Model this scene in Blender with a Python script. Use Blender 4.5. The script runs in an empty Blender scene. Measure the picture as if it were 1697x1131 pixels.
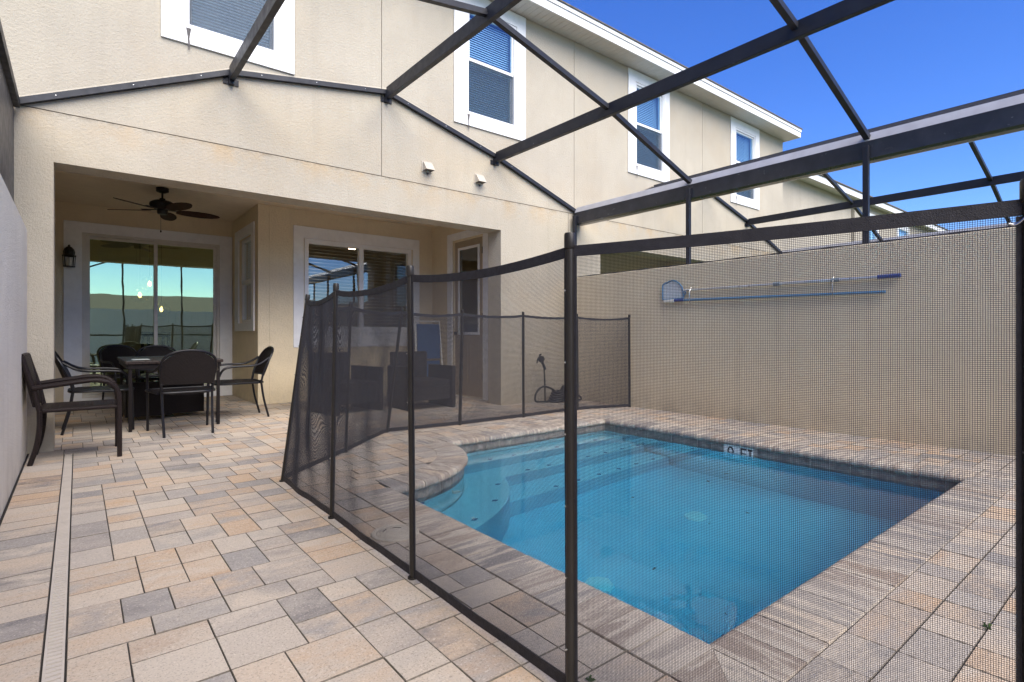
import bpy, math, random
import numpy as np
from mathutils import Vector, Matrix
R = math.radians
random.seed(7)
rng = np.random.default_rng(7)
sc = bpy.context.scene
COL = sc.collection

# ------------------------------------------------------------------ camera, sky, sun, exposure
cam_d = bpy.data.cameras.new('camera'); cam = bpy.data.objects.new('camera', cam_d); COL.objects.link(cam)
cam_d.sensor_width = 36.0; cam_d.lens = 36.0 * 899.44 / 1697.0
cam_d.shift_y = -(565.5 - 555.63) / 1697.0
cam_d.clip_start = 0.05; cam_d.clip_end = 600
cam.location = (0, 0, 0.97); cam.rotation_euler = (R(90), 0, -0.6756)
sc.camera = cam

SUN_EL, SUN_AZ = 46.0, 186.0          # soft fill sun placed high behind the camera; azimuth from +Y towards +X
world = bpy.data.worlds.new('World'); sc.world = world; world.use_nodes = True
wn = world.node_tree; bg = wn.nodes['Background']
sky = wn.nodes.new('ShaderNodeTexSky'); sky.sky_type = 'NISHITA'; sky.sun_disc = False
sky.sun_elevation = R(SUN_EL); sky.sun_rotation = R(SUN_AZ); sky.ozone_density = 7.0; sky.dust_density = 0.1; sky.air_density = 1.0
hs = wn.nodes.new('ShaderNodeHueSaturation'); hs.inputs['Saturation'].default_value = 1.2; hs.inputs['Hue'].default_value = 0.518
wn.links.new(sky.outputs[0], hs.inputs['Color']); wn.links.new(hs.outputs[0], bg.inputs[0])
bg.inputs[1].default_value = 0.13
sun_d = bpy.data.lights.new('sun', 'SUN'); sun = bpy.data.objects.new('sun', sun_d); COL.objects.link(sun)
sun_d.energy = 4.0; sun_d.angle = R(62); sun_d.color = (1.0, 0.925, 0.80)
sd = Vector((math.sin(R(SUN_AZ)) * math.cos(R(SUN_EL)), math.cos(R(SUN_AZ)) * math.cos(R(SUN_EL)), math.sin(R(SUN_EL))))
sun.rotation_euler = (-sd).to_track_quat('-Z', 'Y').to_euler(); sun.location = (0, -20, 30)
sc.view_settings.view_transform = 'Standard'; sc.view_settings.look = 'None'
sc.view_settings.exposure = 1.32; sc.view_settings.gamma = 1.0; sc.view_settings.use_curve_mapping = False
sc.cycles.max_bounces = 10; sc.cycles.diffuse_bounces = 5; sc.cycles.glossy_bounces = 5
sc.cycles.transmission_bounces = 6; sc.cycles.transparent_max_bounces = 24
sc.cycles.sample_clamp_indirect = 6.0
sc.cycles.use_denoising = True

# ------------------------------------------------------------------ helpers
class MB:
    """collects shapes in world (or the thing's local) coordinates, linked as ONE mesh"""
    def __init__(s): s.v = []; s.f = []
    def add(s, vs, fs):
        b = len(s.v); s.v += [tuple(x) for x in vs]; s.f += [tuple(b + i for i in f) for f in fs]; return s
    def box(s, x0, x1, y0, y1, z0, z1):
        vs = [(x0,y0,z0),(x1,y0,z0),(x1,y1,z0),(x0,y1,z0),(x0,y0,z1),(x1,y0,z1),(x1,y1,z1),(x0,y1,z1)]
        return s.add(vs, [(0,3,2,1),(4,5,6,7),(0,1,5,4),(1,2,6,5),(2,3,7,6),(3,0,4,7)])
    def bar(s, a, b, w, h, up=(0,0,1)):
        a = Vector(a); b = Vector(b); d = (b - a).normalized(); up = Vector(up)
        r = d.cross(up)
        if r.length < 1e-4: r = d.cross(Vector((0,1,0)))
        r.normalize(); u = r.cross(d)
        vs = []
        for p in (a, b):
            for q in ((-1,-1),(1,-1),(1,1),(-1,1)): vs.append(p + r*(q[0]*w/2) + u*(q[1]*h/2))
        return s.add(vs, [(3,2,1,0),(4,5,6,7),(0,1,5,4),(1,2,6,5),(2,3,7,6),(3,0,4,7)])
    def tube(s, pts, r, n=8, caps=True, closed=False, flat=1.0):
        P = [Vector(p) for p in pts]; m = len(P)
        rs = r if isinstance(r, (list, tuple)) else [r]*m
        T = []
        for i in range(m):
            a = P[i-1] if (i > 0 or closed) else P[0]; b = P[(i+1) % m] if (i < m-1 or closed) else P[-1]
            T.append((b-a).normalized())
        u = T[0].orthogonal().normalized(); base = len(s.v); fs = []; vs = []
        for i in range(m):
            u = (u - T[i]*u.dot(T[i])); u = u.normalized() if u.length > 1e-6 else T[i].orthogonal().normalized()
            w = T[i].cross(u)
            for k in range(n):
                a = 2*math.pi*k/n; vs.append(P[i] + u*math.cos(a)*rs[i] + w*math.sin(a)*rs[i]*flat)
        for i in range(m if closed else m-1):
            j = (i+1) % m
            for k in range(n):
                l = (k+1) % n; fs.append((i*n+k, i*n+l, j*n+l, j*n+k))
        if caps and not closed:
            fs.append(tuple(range(n-1,-1,-1))); fs.append(tuple((m-1)*n+k for k in range(n)))
        return s.add(vs, fs)
    def lathe(s, prof, c, n=24, axis='z'):
        vs = []; fs = []; m = len(prof)
        for (r, z) in prof:
            for k in range(n):
                a = 2*math.pi*k/n; x, y = r*math.cos(a), r*math.sin(a)
                vs.append((c[0]+x, c[1]+y, c[2]+z) if axis == 'z' else ((c[0]+x, c[1]+z, c[2]+y) if axis == 'y' else (c[0]+z, c[1]+x, c[2]+y)))
        for i in range(m-1):
            for k in range(n):
                l = (k+1) % n; fs.append((i*n+k, i*n+l, (i+1)*n+l, (i+1)*n+k))
        return s.add(vs, fs)
    def prism(s, poly, lo, hi, f):
        """poly: 2-D outline, f(u, v, d) -> xyz; extruded from lo to hi"""
        n = len(poly); vs = [f(u, v, lo) for u, v in poly] + [f(u, v, hi) for u, v in poly]
        fs = [tuple(range(n-1,-1,-1)), tuple(range(n, 2*n))] + [(i, (i+1) % n, n+(i+1) % n, n+i) for i in range(n)]
        return s.add(vs, fs)
    def grid_wall(s, us, vs_, holes, f, d0, d1):
        """a slab between depths d0 (face) and d1 (back) with rectangular holes (u0,u1,v0,v1)"""
        U = sorted(set(list(us) + [h[i] for h in holes for i in (0,1) if us[0] < h[i] < us[-1]]))
        V = sorted(set(list(vs_) + [h[i] for h in holes for i in (2,3) if vs_[0] < h[i] < vs_[-1]]))
        def solid(i, j):
            if i < 0 or j < 0 or i >= len(U)-1 or j >= len(V)-1: return False
            cu = (U[i]+U[i+1])/2; cv = (V[j]+V[j+1])/2
            return not any(h[0] < cu < h[1] and h[2] < cv < h[3] for h in holes)
        idx = {}; vv = []; ff = []
        def g(i, j, k):
            if (i,j,k) not in idx: idx[(i,j,k)] = len(vv); vv.append(f(U[i], V[j], (d0,d1)[k]))
            return idx[(i,j,k)]
        for i in range(len(U)-1):
            for j in range(len(V)-1):
                if not solid(i,j): continue
                ff.append((g(i,j,0),g(i+1,j,0),g(i+1,j+1,0),g(i,j+1,0)))
                ff.append((g(i,j,1),g(i,j+1,1),g(i+1,j+1,1),g(i+1,j,1)))
                if not solid(i-1,j): ff.append((g(i,j,0),g(i,j+1,0),g(i,j+1,1),g(i,j,1)))
                if not solid(i+1,j): ff.append((g(i+1,j,0),g(i+1,j,1),g(i+1,j+1,1),g(i+1,j+1,0)))
                if not solid(i,j-1): ff.append((g(i,j,0),g(i,j,1),g(i+1,j,1),g(i+1,j,0)))
                if not solid(i,j+1): ff.append((g(i,j+1,0),g(i+1,j+1,0),g(i+1,j+1,1),g(i,j+1,1)))
        return s.add(vv, ff)
    def mesh(s, name, off=(0,0,0)):
        me = bpy.data.meshes.new(name)
        me.from_pydata([(v[0]-off[0], v[1]-off[1], v[2]-off[2]) for v in s.v], [], s.f); me.update()
        return me
    def build(s, name, m, parent=None, smooth=False, bevel=0.0, kind=None, label=None):
        off = wloc(parent)
        me = s.mesh(name, off); me.materials.append(m)
        if smooth:
            me.polygons.foreach_set('use_smooth', [True]*len(me.polygons))
            try: me.set_sharp_from_angle(angle=R(38))
            except Exception: pass
        o = bpy.data.objects.new(name, me); COL.objects.link(o)
        if parent: o.parent = parent
        if bevel:
            b = o.modifiers.new('bevel', 'BEVEL'); b.width = bevel; b.segments = 2; b.limit_method = 'ANGLE'; b.angle_limit = R(40)
        if kind: o['kind'] = kind
        if label: o['label'] = label
        return o
def wloc(o):
    v = Vector((0,0,0))
    while o is not None: v += o.location; o = o.parent
    return v
def tag(o, label, cat, group=None):
    o['label'] = label; o['category'] = cat
    if group: o['group'] = group
    return o
def thing(name, label, cat, loc=(0,0,0), rz=0.0, group=None):
    o = bpy.data.objects.new(name, None); COL.objects.link(o); o.empty_display_size = 0.1
    o.location = loc; o.rotation_euler = (0,0,rz)
    return tag(o, label, cat, group)
def copy_tree(o, parent=None):
    c = o.copy(); COL.objects.link(c)
    if parent: c.parent = parent
    for ch in list(o.children): copy_tree(ch, c)
    return c
def dup(root, loc, rz, label):
    c = copy_tree(root); c.location = loc; c.rotation_euler = (0,0,rz); c['label'] = label
    return c
def cr(pts, n=8, closed=False):
    """Catmull-Rom through points"""
    P = [Vector(p) for p in pts]; out = []; m = len(P)
    for i in range(m if closed else m-1):
        p0 = P[i-1] if (i > 0 or closed) else P[0]*2-P[1]; p1 = P[i]; p2 = P[(i+1) % m]
        p3 = P[(i+2) % m] if (i+2 < m or closed) else P[-1]*2-P[-2]
        for k in range(n):
            t = k/n; out.append(0.5*((2*p1)+(p2-p0)*t+(2*p0-5*p1+4*p2-p3)*t*t+(3*p1-p0-3*p2+p3)*t**3))
    if not closed: out.append(P[-1])
    return out

# ------------------------------------------------------------------ materials
class NT:
    def __init__(s, name):
        s.m = bpy.data.materials.new(name); s.m.use_nodes = True; s.t = s.m.node_tree
        s.b = s.t.nodes['Principled BSDF']; s.out = s.t.nodes['Material Output']; s.tc = None
    def n(s, typ, **kw):
        nd = s.t.nodes.new(typ)
        for k, v in kw.items():
            if k in nd.inputs: nd.inputs[k].default_value = v
            else: setattr(nd, k, v)
        return nd
    def l(s, a, b): s.t.links.new(a, b); return b.node
    def co(s, kind='Object'):
        if s.tc is None: s.tc = s.n('ShaderNodeTexCoord')
        return s.tc.outputs[kind]
    def noise(s, scale, detail=3, rough=0.55, vec=None, dist=0.0):
        nd = s.n('ShaderNodeTexNoise'); nd.inputs['Scale'].default_value = scale; nd.inputs['Detail'].default_value = detail
        nd.inputs['Roughness'].default_value = rough; nd.inputs['Distortion'].default_value = dist
        s.l(vec if vec is not None else s.co(), nd.inputs['Vector']); return nd.outputs['Fac']
    def mapv(s, scale=(1,1,1), vec=None, rot=(0,0,0), loc=(0,0,0)):
        nd = s.n('ShaderNodeMapping'); nd.inputs['Scale'].default_value = scale; nd.inputs['Rotation'].default_value = rot; nd.inputs['Location'].default_value = loc
        s.l(vec if vec is not None else s.co(), nd.inputs['Vector']); return nd.outputs[0]
    def ramp(s, fac, stops):
        nd = s.n('ShaderNodeValToRGB'); e = nd.color_ramp.elements
        while len(e) < len(stops): e.new(0.5)
        for i, (p, c) in enumerate(stops):
            e[i].position = p; e[i].color = (c, c, c, 1) if isinstance(c, (int, float)) else (*c, 1)
        s.l(fac, nd.inputs[0]); return nd.outputs[0]
    def mix(s, fac, a, b, blend='MIX'):
        nd = s.n('ShaderNodeMix'); nd.data_type = 'RGBA'; nd.blend_type = blend
        for val, i in ((fac, 0), (a, 6), (b, 7)):
            if isinstance(val, (int, float)): nd.inputs[i].default_value = val if i == 0 else (val, val, val, 1)
            elif isinstance(val, (tuple, list)): nd.inputs[i].default_value = (*val, 1)
            else: s.l(val, nd.inputs[i])
        return nd.outputs[2]
    def math(s, op, a, b=0.0, clamp=False):
        nd = s.n('ShaderNodeMath', operation=op); nd.use_clamp = clamp
        for i, val in enumerate((a, b)):
            if isinstance(val, (int, float)): nd.inputs[i].default_value = val
            else: s.l(val, nd.inputs[i])
        return nd.outputs[0]
    def bump(s, h, strength=0.3, dist=0.01, normal=None):
        nd = s.n('ShaderNodeBump'); nd.inputs['Strength'].default_value = strength; nd.inputs['Distance'].default_value = dist
        s.l(h, nd.inputs['Height'])
        if normal is not None: s.l(normal, nd.inputs['Normal'])
        return nd.outputs[0]
    def fin(s, col=None, rough=None, metal=None, normal=None, spec=None):
        for v, k in ((col,'Base Color'),(rough,'Roughness'),(metal,'Metallic'),(spec,'Specular IOR Level')):
            if v is None: continue
            if isinstance(v, (int, float)): s.b.inputs[k].default_value = v
            elif isinstance(v, (tuple, list)): s.b.inputs[k].default_value = (*v, 1)
            else: s.l(v, s.b.inputs[k])
        if normal is not None: s.l(normal, s.b.inputs['Normal'])
        return s.m

def stucco(name, c, stains=False, warm=(0.50,0.33,0.15), var=0.12):
    t = NT(name)
    n1 = t.noise(0.9, 5, 0.6); n2 = t.noise(7, 4)
    a = tuple(x*(1-var) for x in c); b = tuple(min(1, x*(1+var*0.6)) for x in c)
    col = t.mix(t.ramp(n1, [(0.3, 0.0), (0.7, 1.0)]), a, b)
    col = t.mix(t.math('MULTIPLY', t.ramp(n2, [(0.35, 1.0), (0.6, 0.0)]), 0.25), col, tuple(x*0.86 for x in c))
    # fine darker grain, scattered at random
    g = t.noise(85, 3, 0.7); col = t.mix(t.ramp(g, [(0.25, 0.35), (0.5, 0.0)]), col, tuple(x*0.6 for x in c))
    # rain streaks
    sv = t.mapv((7, 7, 0.35)); st = t.noise(1.0, 4, 0.6, sv)
    col = t.mix(t.math('MULTIPLY', t.ramp(st, [(0.52, 0.0), (0.75, 1.0)]), 0.28), col, tuple(x*0.72 for x in c))
    if not stains:
        sp_ = t.n('ShaderNodeSeparateXYZ'); t.l(t.co(), sp_.inputs[0])
        foot = t.math('SUBTRACT', 1.0, t.math('DIVIDE', sp_.outputs[2], 0.34), True)
        foot = t.math('MULTIPLY', foot, t.ramp(t.noise(3.5, 6, 0.72), [(0.38, 0.0), (0.68, 1.0)]))
        col = t.mix(t.math('MULTIPLY', foot, 0.5), col, (0.27,0.23,0.17))
        mott = t.ramp(t.noise(0.8, 7, 0.72, t.mapv((1,1,0.6), loc=(2,5,1))), [(0.46, 0.0), (0.74, 1.0)])
        col = t.mix(t.math('MULTIPLY', mott, 0.3), col, tuple(x*0.74 for x in c))
    if stains:
        sep = t.n('ShaderNodeSeparateXYZ'); t.l(t.co(), sep.inputs[0]); z = sep.outputs[2]
        for z0, ln, amt, k in ((2.838, 0.28, 0.75, warm), (2.838, 0.035, 0.8, (0.09,0.07,0.05)), (0.10, 0.3, 0.3, (0.3,0.24,0.17))):
            d = t.math('DIVIDE', t.math('SUBTRACT', z0, z), ln)
            band = t.math('MULTIPLY', t.math('SUBTRACT', 1.0, d, True), t.math('GREATER_THAN', d, 0.0))
            blot = t.ramp(t.noise(2.2 if ln > 0.1 else 6.0, 5, 0.65), [(0.45, 0.0), (0.72, 1.0)])
            col = t.mix(t.math('MULTIPLY', t.math('MULTIPLY', band, blot), amt), col, k)
        blot = t.ramp(t.noise(0.55, 6, 0.7, t.mapv((1,1,1), loc=(3.1,0,1.7))), [(0.5, 0.0), (0.8, 1.0)])
        col = t.mix(t.math('MULTIPLY', blot, 0.22), col, warm)
    h = t.math('ADD', t.math('MULTIPLY', t.noise(130, 3, 0.65), 0.7), t.noise(42, 4, 0.65))
    return t.fin(col, 0.92, normal=t.bump(h, 0.95, 0.008), spec=0.2)

def plain(name, c, rough=0.5, metal=0.0, var=0.08, scale=9.0, bump=0.0, bscale=60, spec=0.5, dirt=None, dirt_amt=0.3):
    t = NT(name)
    col = t.mix(t.ramp(t.noise(scale, 4, 0.6), [(0.3, 0.0), (0.7, 1.0)]), tuple(x*(1-var) for x in c), tuple(min(1, x*(1+var)) for x in c))
    if dirt: col = t.mix(t.math('MULTIPLY', t.ramp(t.noise(scale*0.6, 6, 0.75), [(0.52, 0.0), (0.75, 1.0)]), dirt_amt), col, dirt)
    r = t.ramp(t.noise(scale*1.7, 3), [(0.3, max(0.02, rough*0.85)), (0.7, min(1, rough*1.15))])
    nb = t.bump(t.noise(bscale, 3), bump, 0.004) if bump else None
    return t.fin(col, r, metal, nb, spec)

def metal_dark(name, c=(0.022,0.022,0.026), rough=0.38):
    t = NT(name)
    col = t.mix(t.ramp(t.noise(5, 4), [(0.35, 0.0), (0.7, 1.0)]), c, tuple(x*1.5 for x in c))
    # pale scuffs and lime flecks
    fl = t.ramp(t.noise(70, 2, 0.5, t.mapv((1, 0.25, 1))), [(0.735, 0.0), (0.76, 1.0)])
    fl = t.math('MULTIPLY', fl, t.ramp(t.noise(2.5, 2), [(0.48, 0.0), (0.6, 0.7)]))
    col = t.mix(fl, col, (0.35,0.35,0.33))
    r = t.ramp(t.noise(14, 3), [(0.3, rough*0.8), (0.7, rough*1.25)])
    return t.fin(col, r, 0.0, spec=0.35)

def wicker(name, c=(0.009,0.007,0.007), s=1.0):
    t = NT(name)
    v = t.co()
    br = t.n('ShaderNodeTexBrick'); br.inputs['Scale'].default_value = 1.0; br.offset = 0.5
    sep = t.n('ShaderNodeSeparateXYZ'); t.l(v, sep.inputs[0])
    cmb = t.n('ShaderNodeCombineXYZ'); t.l(t.math('ADD', sep.outputs[0], sep.outputs[1]), cmb.inputs[0]); t.l(t.math('ADD', sep.outputs[2], t.math('MULTIPLY', sep.outputs[1], 0.6)), cmb.inputs[1])
    t.l(cmb.outputs[0], br.inputs['Vector'])
    br.inputs['Brick Width'].default_value = 0.026*s; br.inputs['Row Height'].default_value = 0.0095*s; br.inputs['Mortar Size'].default_value = 0.0016*s; br.inputs['Mortar Smooth'].default_value = 0.8
    col = t.mix(br.outputs['Fac'], t.mix(t.noise(60, 2), tuple(x*1.0 for x in c), tuple(x*3.2 for x in c)), tuple(x*0.2 for x in c))
    h = t.math('SUBTRACT', 1.0, br.outputs['Fac'])
    return t.fin(col, 0.5, normal=t.bump(h, 0.9, 0.006), spec=0.2)

def glass(name, tint=(0.95,0.98,1.0), refl=0.22, trans=(0.8,0.85,0.85), rough=0.004):
    t = NT(name)
    fr = t.n('ShaderNodeFresnel'); fr.inputs[0].default_value = 1.45
    # slightly wavy panes
    nb = t.bump(t.noise(1.6, 2), 0.018, 0.05)
    gl = t.n('ShaderNodeBsdfGlossy'); gl.inputs['Color'].default_value = (*tint, 1); gl.inputs['Roughness'].default_value = rough; t.l(nb, gl.inputs['Normal'])
    tr = t.n('ShaderNodeBsdfTransparent'); tr.inputs[0].default_value = (*trans, 1)
    mx = t.n('ShaderNodeMixShader'); ge = t.n('ShaderNodeNewGeometry'); fac = t.math('ADD', t.math('MULTIPLY', fr.outputs[0], 1.0-refl), refl, True)
    t.l(t.math('MULTIPLY', fac, t.math('SUBTRACT', 1.0, ge.outputs['Backfacing'])), mx.inputs[0])   # only the outer face reflects
    t.l(tr.outputs[0], mx.inputs[1]); t.l(gl.outputs[0], mx.inputs[2]); t.l(mx.outputs[0], t.out.inputs[0])
    return t.m

def screen(name, c, op):
    t = NT(name)
    t.fin(c, 0.8, spec=0.1)
    tr = t.n('ShaderNodeBsdfTransparent'); mx = t.n('ShaderNodeMixShader'); mx.inputs[0].default_value = op
    t.l(tr.outputs[0], mx.inputs[1]); t.l(t.b.outputs[0], mx.inputs[2]); t.l(mx.outputs[0], t.out.inputs[0])
    return t.m

def emit(name, c, s):
    t = NT(name); t.b.inputs['Emission Color'].default_value = (*c, 1); t.b.inputs['Emission Strength'].default_value = s; t.b.inputs['Base Color'].default_value = (*c, 1)
    return t.m

def stone(name, island=False, coping=False):
    t = NT(name)
    if island:
        g = t.n('ShaderNodeNewGeometry'); rnd = g.outputs['Random Per Island']
    else:
        oi = t.n('ShaderNodeObjectInfo'); rnd = oi.outputs['Random']
    wnz = t.n('ShaderNodeTexWhiteNoise'); wnz.noise_dimensions = '1D'; t.l(rnd, wnz.inputs['W'])
    cmb = t.n('ShaderNodeCombineXYZ')
    for i in range(3): t.l(t.math('MULTIPLY', rnd, (37.0, 91.0, 53.0)[i]), cmb.inputs[i])
    va = t.n('ShaderNodeVectorMath', operation='ADD'); t.l(t.co(), va.inputs[0]); t.l(cmb.outputs[0], va.inputs[1]); v = va.outputs[0]
    tan = (0.53,0.365,0.23); grey = (0.33,0.305,0.28); buff = (0.56,0.48,0.385); char = (0.19,0.175,0.17)
    base = t.ramp(rnd, [(0.0, tan), (0.14, buff), (0.36, (0.51,0.43,0.345)), (0.52, grey), (0.72, (0.42,0.365,0.315)), (0.86, buff), (1.0, tan)])
    sec = t.ramp(wnz.outputs['Value'], [(0.0, grey), (0.3, buff), (0.6, tan), (0.85, grey), (1.0, char)])
    if coping:
        vv = t.mapv((1.5, 13, 4), v) if coping == 'x' else t.mapv((13, 1.5, 4), v)
        b = t.ramp(t.noise(1.6, 5, 0.62, vv, 0.7), [(0.42, 0.0), (0.54, 1.0)])
        base = t.mix(0.55, base, (0.60,0.53,0.43)); sec = t.mix(0.55, sec, (0.20,0.185,0.18))
        col = t.mix(b, base, sec); col = t.mix(t.math('MULTIPLY', wnz.outputs['Value'], 0.22), col, (0.20,0.185,0.18))
    else:
        vv = t.mapv((4.0, 8.0, 4), v)
        b = t.ramp(t.noise(1.0, 5, 0.68, vv, 0.3), [(0.38, 0.0), (0.66, 1.0)])
        col = t.mix(b, base, sec)
    sp = t.noise(150, 3, 0.75, v); col = t.mix(t.ramp(sp, [(0.30, 0.6), (0.48, 0.0)]), col, (0.10,0.085,0.075))
    sp2 = t.noise(110, 3, 0.7, v); col = t.mix(t.ramp(sp2, [(0.56, 0.0), (0.70, 0.6)]), col, (0.72,0.64,0.54))
    wear = t.ramp(t.noise(1.1, 5, 0.7, t.co('Object') if island else v), [(0.45, 0.0), (0.75, 1.0)])
    col = t.mix(t.math('MULTIPLY', wear, 0.2), col, (0.60,0.56,0.50))
    h = t.math('ADD', t.math('MULTIPLY', t.noise(190, 3, 0.7, v), 0.7), t.noise(38, 3, 0.6, v))
    return t.fin(col, 0.88, normal=t.bump(h, 0.6, 0.005), spec=0.25)

STUC = stucco('stucco_cream', (0.475,0.425,0.335), stains=True)
STUC_UP = stucco('stucco_upper', (0.46,0.41,0.33))
STUC_PORCH = stucco('stucco_porch', (0.76,0.64,0.44), var=0.08)
STUC_L = stucco('stucco_pale', (0.82,0.775,0.68), var=0.1)
STUC_R = stucco('stucco_party', (0.74,0.635,0.45), var=0.08)
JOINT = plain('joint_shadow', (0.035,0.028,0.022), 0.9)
CEIL = plain('porch_ceiling', (0.74,0.63,0.47), 0.9, var=0.04, bump=0.25, bscale=110, spec=0.2)
WHITE = plain('white_trim', (0.78,0.775,0.755), 0.55, var=0.04, dirt=(0.45,0.40,0.33), dirt_amt=0.22, bump=0.12, bscale=90)
VINYL = plain('white_vinyl', (0.78,0.775,0.755), 0.35, var=0.03, dirt=(0.5,0.46,0.4), dirt_amt=0.2)
ALMOND = plain('almond_frame', (0.62,0.585,0.51), 0.4, var=0.05, dirt=(0.30,0.25,0.18), dirt_amt=0.3)
SOFFIT = plain('soffit_vinyl', (0.60,0.56,0.50), 0.55, var=0.05)
ROOFM = plain('roof_shingle', (0.12,0.105,0.09), 0.9, var=0.35, scale=16, bump=0.6, bscale=45)
ALU = metal_dark('bronze_aluminium', (0.012,0.013,0.018), 0.45)
ALU_G = metal_dark('gutter_aluminium', (0.026,0.027,0.032), 0.22)
CHALK = plain('chalky_aluminium', (0.34,0.34,0.36), 0.35, 0.0, var=0.12, scale=6)
POSTM = metal_dark('fence_pole_paint', (0.018,0.016,0.014), 0.35)
def net_mat():
    t = NT('fence_net'); return t.fin(t.mix(t.noise(40, 2), (0.022,0.022,0.028), (0.036,0.035,0.042)), 0.55, spec=0.4)
NET = net_mat()
HEM = plain('webbing', (0.026,0.025,0.030), 0.6, var=0.2, scale=40, bump=0.4, bscale=400, spec=0.3)
SCREEN = screen('roof_screen', (0.09,0.09,0.10), 0.24)
VINYLBLK = plain('dark_vinyl_panel', (0.045,0.048,0.062), 0.45, var=0.1)
STEEL = plain('steel', (0.62,0.62,0.60), 0.25, 1.0)
GLASS_UP = glass('glass_upper', (0.80,0.90,1.0), 0.16, (0.80,0.93,1.0))
GLASS_DOOR = glass('glass_slider', (0.80,1.0,0.66), 0.48, (0.80,0.92,0.84))
GLASS_WIN = glass('glass_porch', (0.85,0.93,0.95), 0.13, (0.93,0.95,0.94))
GLOBE = glass('lamp_glass', (0.9,0.95,0.9), 0.22, (0.62,0.68,0.60), 0.05)
BLIND = plain('blind_slats', (0.80,0.85,0.88), 0.6, var=0.03)
BLIND_D = plain('wood_blind', (0.50,0.44,0.34), 0.5, var=0.15)
INSCREEN = screen('insect_screen', (0.05,0.08,0.12), 0.45)
BLADE = plain('fan_blade_wood', (0.04,0.018,0.012), 0.6, var=0.3, scale=22, spec=0.15)
FANM = plain('oil_bronze', (0.010,0.009,0.009), 0.4, spec=0.3)
WICK = wicker('dark_wicker'); WICK_B = wicker('brown_wicker', (0.012,0.008,0.0075), 1.25)
FRAME = plain('black_tube', (0.008,0.008,0.011), 0.4, spec=0.35)
WICK_HAZE = wicker('hazed_wicker', (0.024,0.021,0.021))  # lightened wicker: the pale haze of the mesh is put into the colour
TABTOP = wicker('table_top', (0.022,0.016,0.014), 2.2)
DOORP = plain('taupe_door', (0.36,0.285,0.195), 0.5, var=0.04)
LAWN = plain('lawn', (0.06,0.10,0.03), 0.95, var=0.5, scale=3, bump=0.8, bscale=70)
BED = plain('joint_sand', (0.020,0.017,0.014), 0.95, var=0.4, scale=50)
PAVE = stone('paver'); PAVE_I = stone('paver_rest', True); COP_X = stone('coping_a', coping='x'); COP_Y = stone('coping_b', coping='y')
EDGE = plain('paver_edge', (0.17,0.145,0.115), 0.95, var=0.5, scale=40)
DRAIN = plain('drain_plastic', (0.54,0.48,0.41), 0.6, var=0.07, dirt=(0.2,0.17,0.14), dirt_amt=0.35)
DRAIN_D = plain('drain_dark', (0.02,0.018,0.016), 0.9)
LID = plain('skimmer_plastic', (0.52,0.465,0.38), 0.6, var=0.08, dirt=(0.2,0.17,0.13))
INROOM = plain('room_paint', (0.60,0.52,0.38), 0.8, var=0.04)
INFLOOR = plain('room_floor', (0.25,0.22,0.18), 0.4)
BULB = emit('bulb_glow', (1.0,0.50,0.16), 12.0)
DOWNL = emit('downlight_glow', (1.0,0.72,0.45), 14.0)

def plaster():
    t = NT('pool_plaster')
    col = t.mix(t.ramp(t.noise(3.0, 6, 0.7), [(0.3, 0.0), (0.7, 1.0)]), (0.28,0.58,0.72), (0.38,0.68,0.80))
    col = t.mix(t.ramp(t.noise(3.4, 3, 0.6, t.mapv((1,1,1), loc=(5,2,0))), [(0.72, 0.0), (0.80, 0.45)]), col, (0.20,0.27,0.24))
    return t.fin(col, 0.8)
PLAST = plaster()
def water_m():
    t = NT('pool_water')
    w1 = t.noise(4.5, 2, 0.5); w2 = t.noise(13, 2, 0.5)
    nb = t.bump(t.math('ADD', w1, t.math('MULTIPLY', w2, 0.15)), 0.035, 0.06)
    t.t.nodes.remove(t.b)
    fr = t.n('ShaderNodeFresnel'); fr.inputs[0].default_value = 1.33; t.l(nb, fr.inputs['Normal'])
    gl = t.n('ShaderNodeBsdfGlossy'); gl.inputs['Roughness'].default_value = 0.0; t.l(nb, gl.inputs['Normal'])
    rf = t.n('ShaderNodeBsdfRefraction'); rf.inputs['IOR'].default_value = 1.33; rf.inputs['Roughness'].default_value = 0.0; t.l(nb, rf.inputs['Normal'])
    mx = t.n('ShaderNodeMixShader'); t.l(fr.outputs[0], mx.inputs[0]); t.l(rf.outputs[0], mx.inputs[1]); t.l(gl.outputs[0], mx.inputs[2])
    t.l(mx.outputs[0], t.out.inputs[0])
    va = t.n('ShaderNodeVolumeAbsorption'); va.inputs['Color'].default_value = (0.0,0.87,0.99,1); va.inputs['Density'].default_value = 0.9
    t.l(va.outputs[0], t.out.inputs['Volume'])
    return t.m
WATER = water_m()
def tile_m():
    t = NT('waterline_tile'); oi = t.n('ShaderNodeObjectInfo')
    v = t.n('ShaderNodeVectorMath', operation='ADD'); cmb = t.n('ShaderNodeCombineXYZ')
    t.l(t.math('MULTIPLY', oi.outputs['Random'], 40.0), cmb.inputs[0]); t.l(t.co(), v.inputs[0]); t.l(cmb.outputs[0], v.inputs[1])
    col = t.ramp(t.noise(14, 5, 0.7, v.outputs[0]), [(0.3, (0.07,0.068,0.07)), (0.5, (0.17,0.16,0.15)), (0.72, (0.32,0.29,0.26))])
    return t.fin(col, 0.35)
TILE = tile_m()
GROUT = plain('grout', (0.42,0.40,0.36), 0.9)
PLATE = plain('plate_white', (0.86,0.87,0.86), 0.3); INK = plain('ink_black', (0.012,0.012,0.012), 0.5)
INLAY = plain('inlay_blue', (0.02,0.10,0.26), 0.4)
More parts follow.
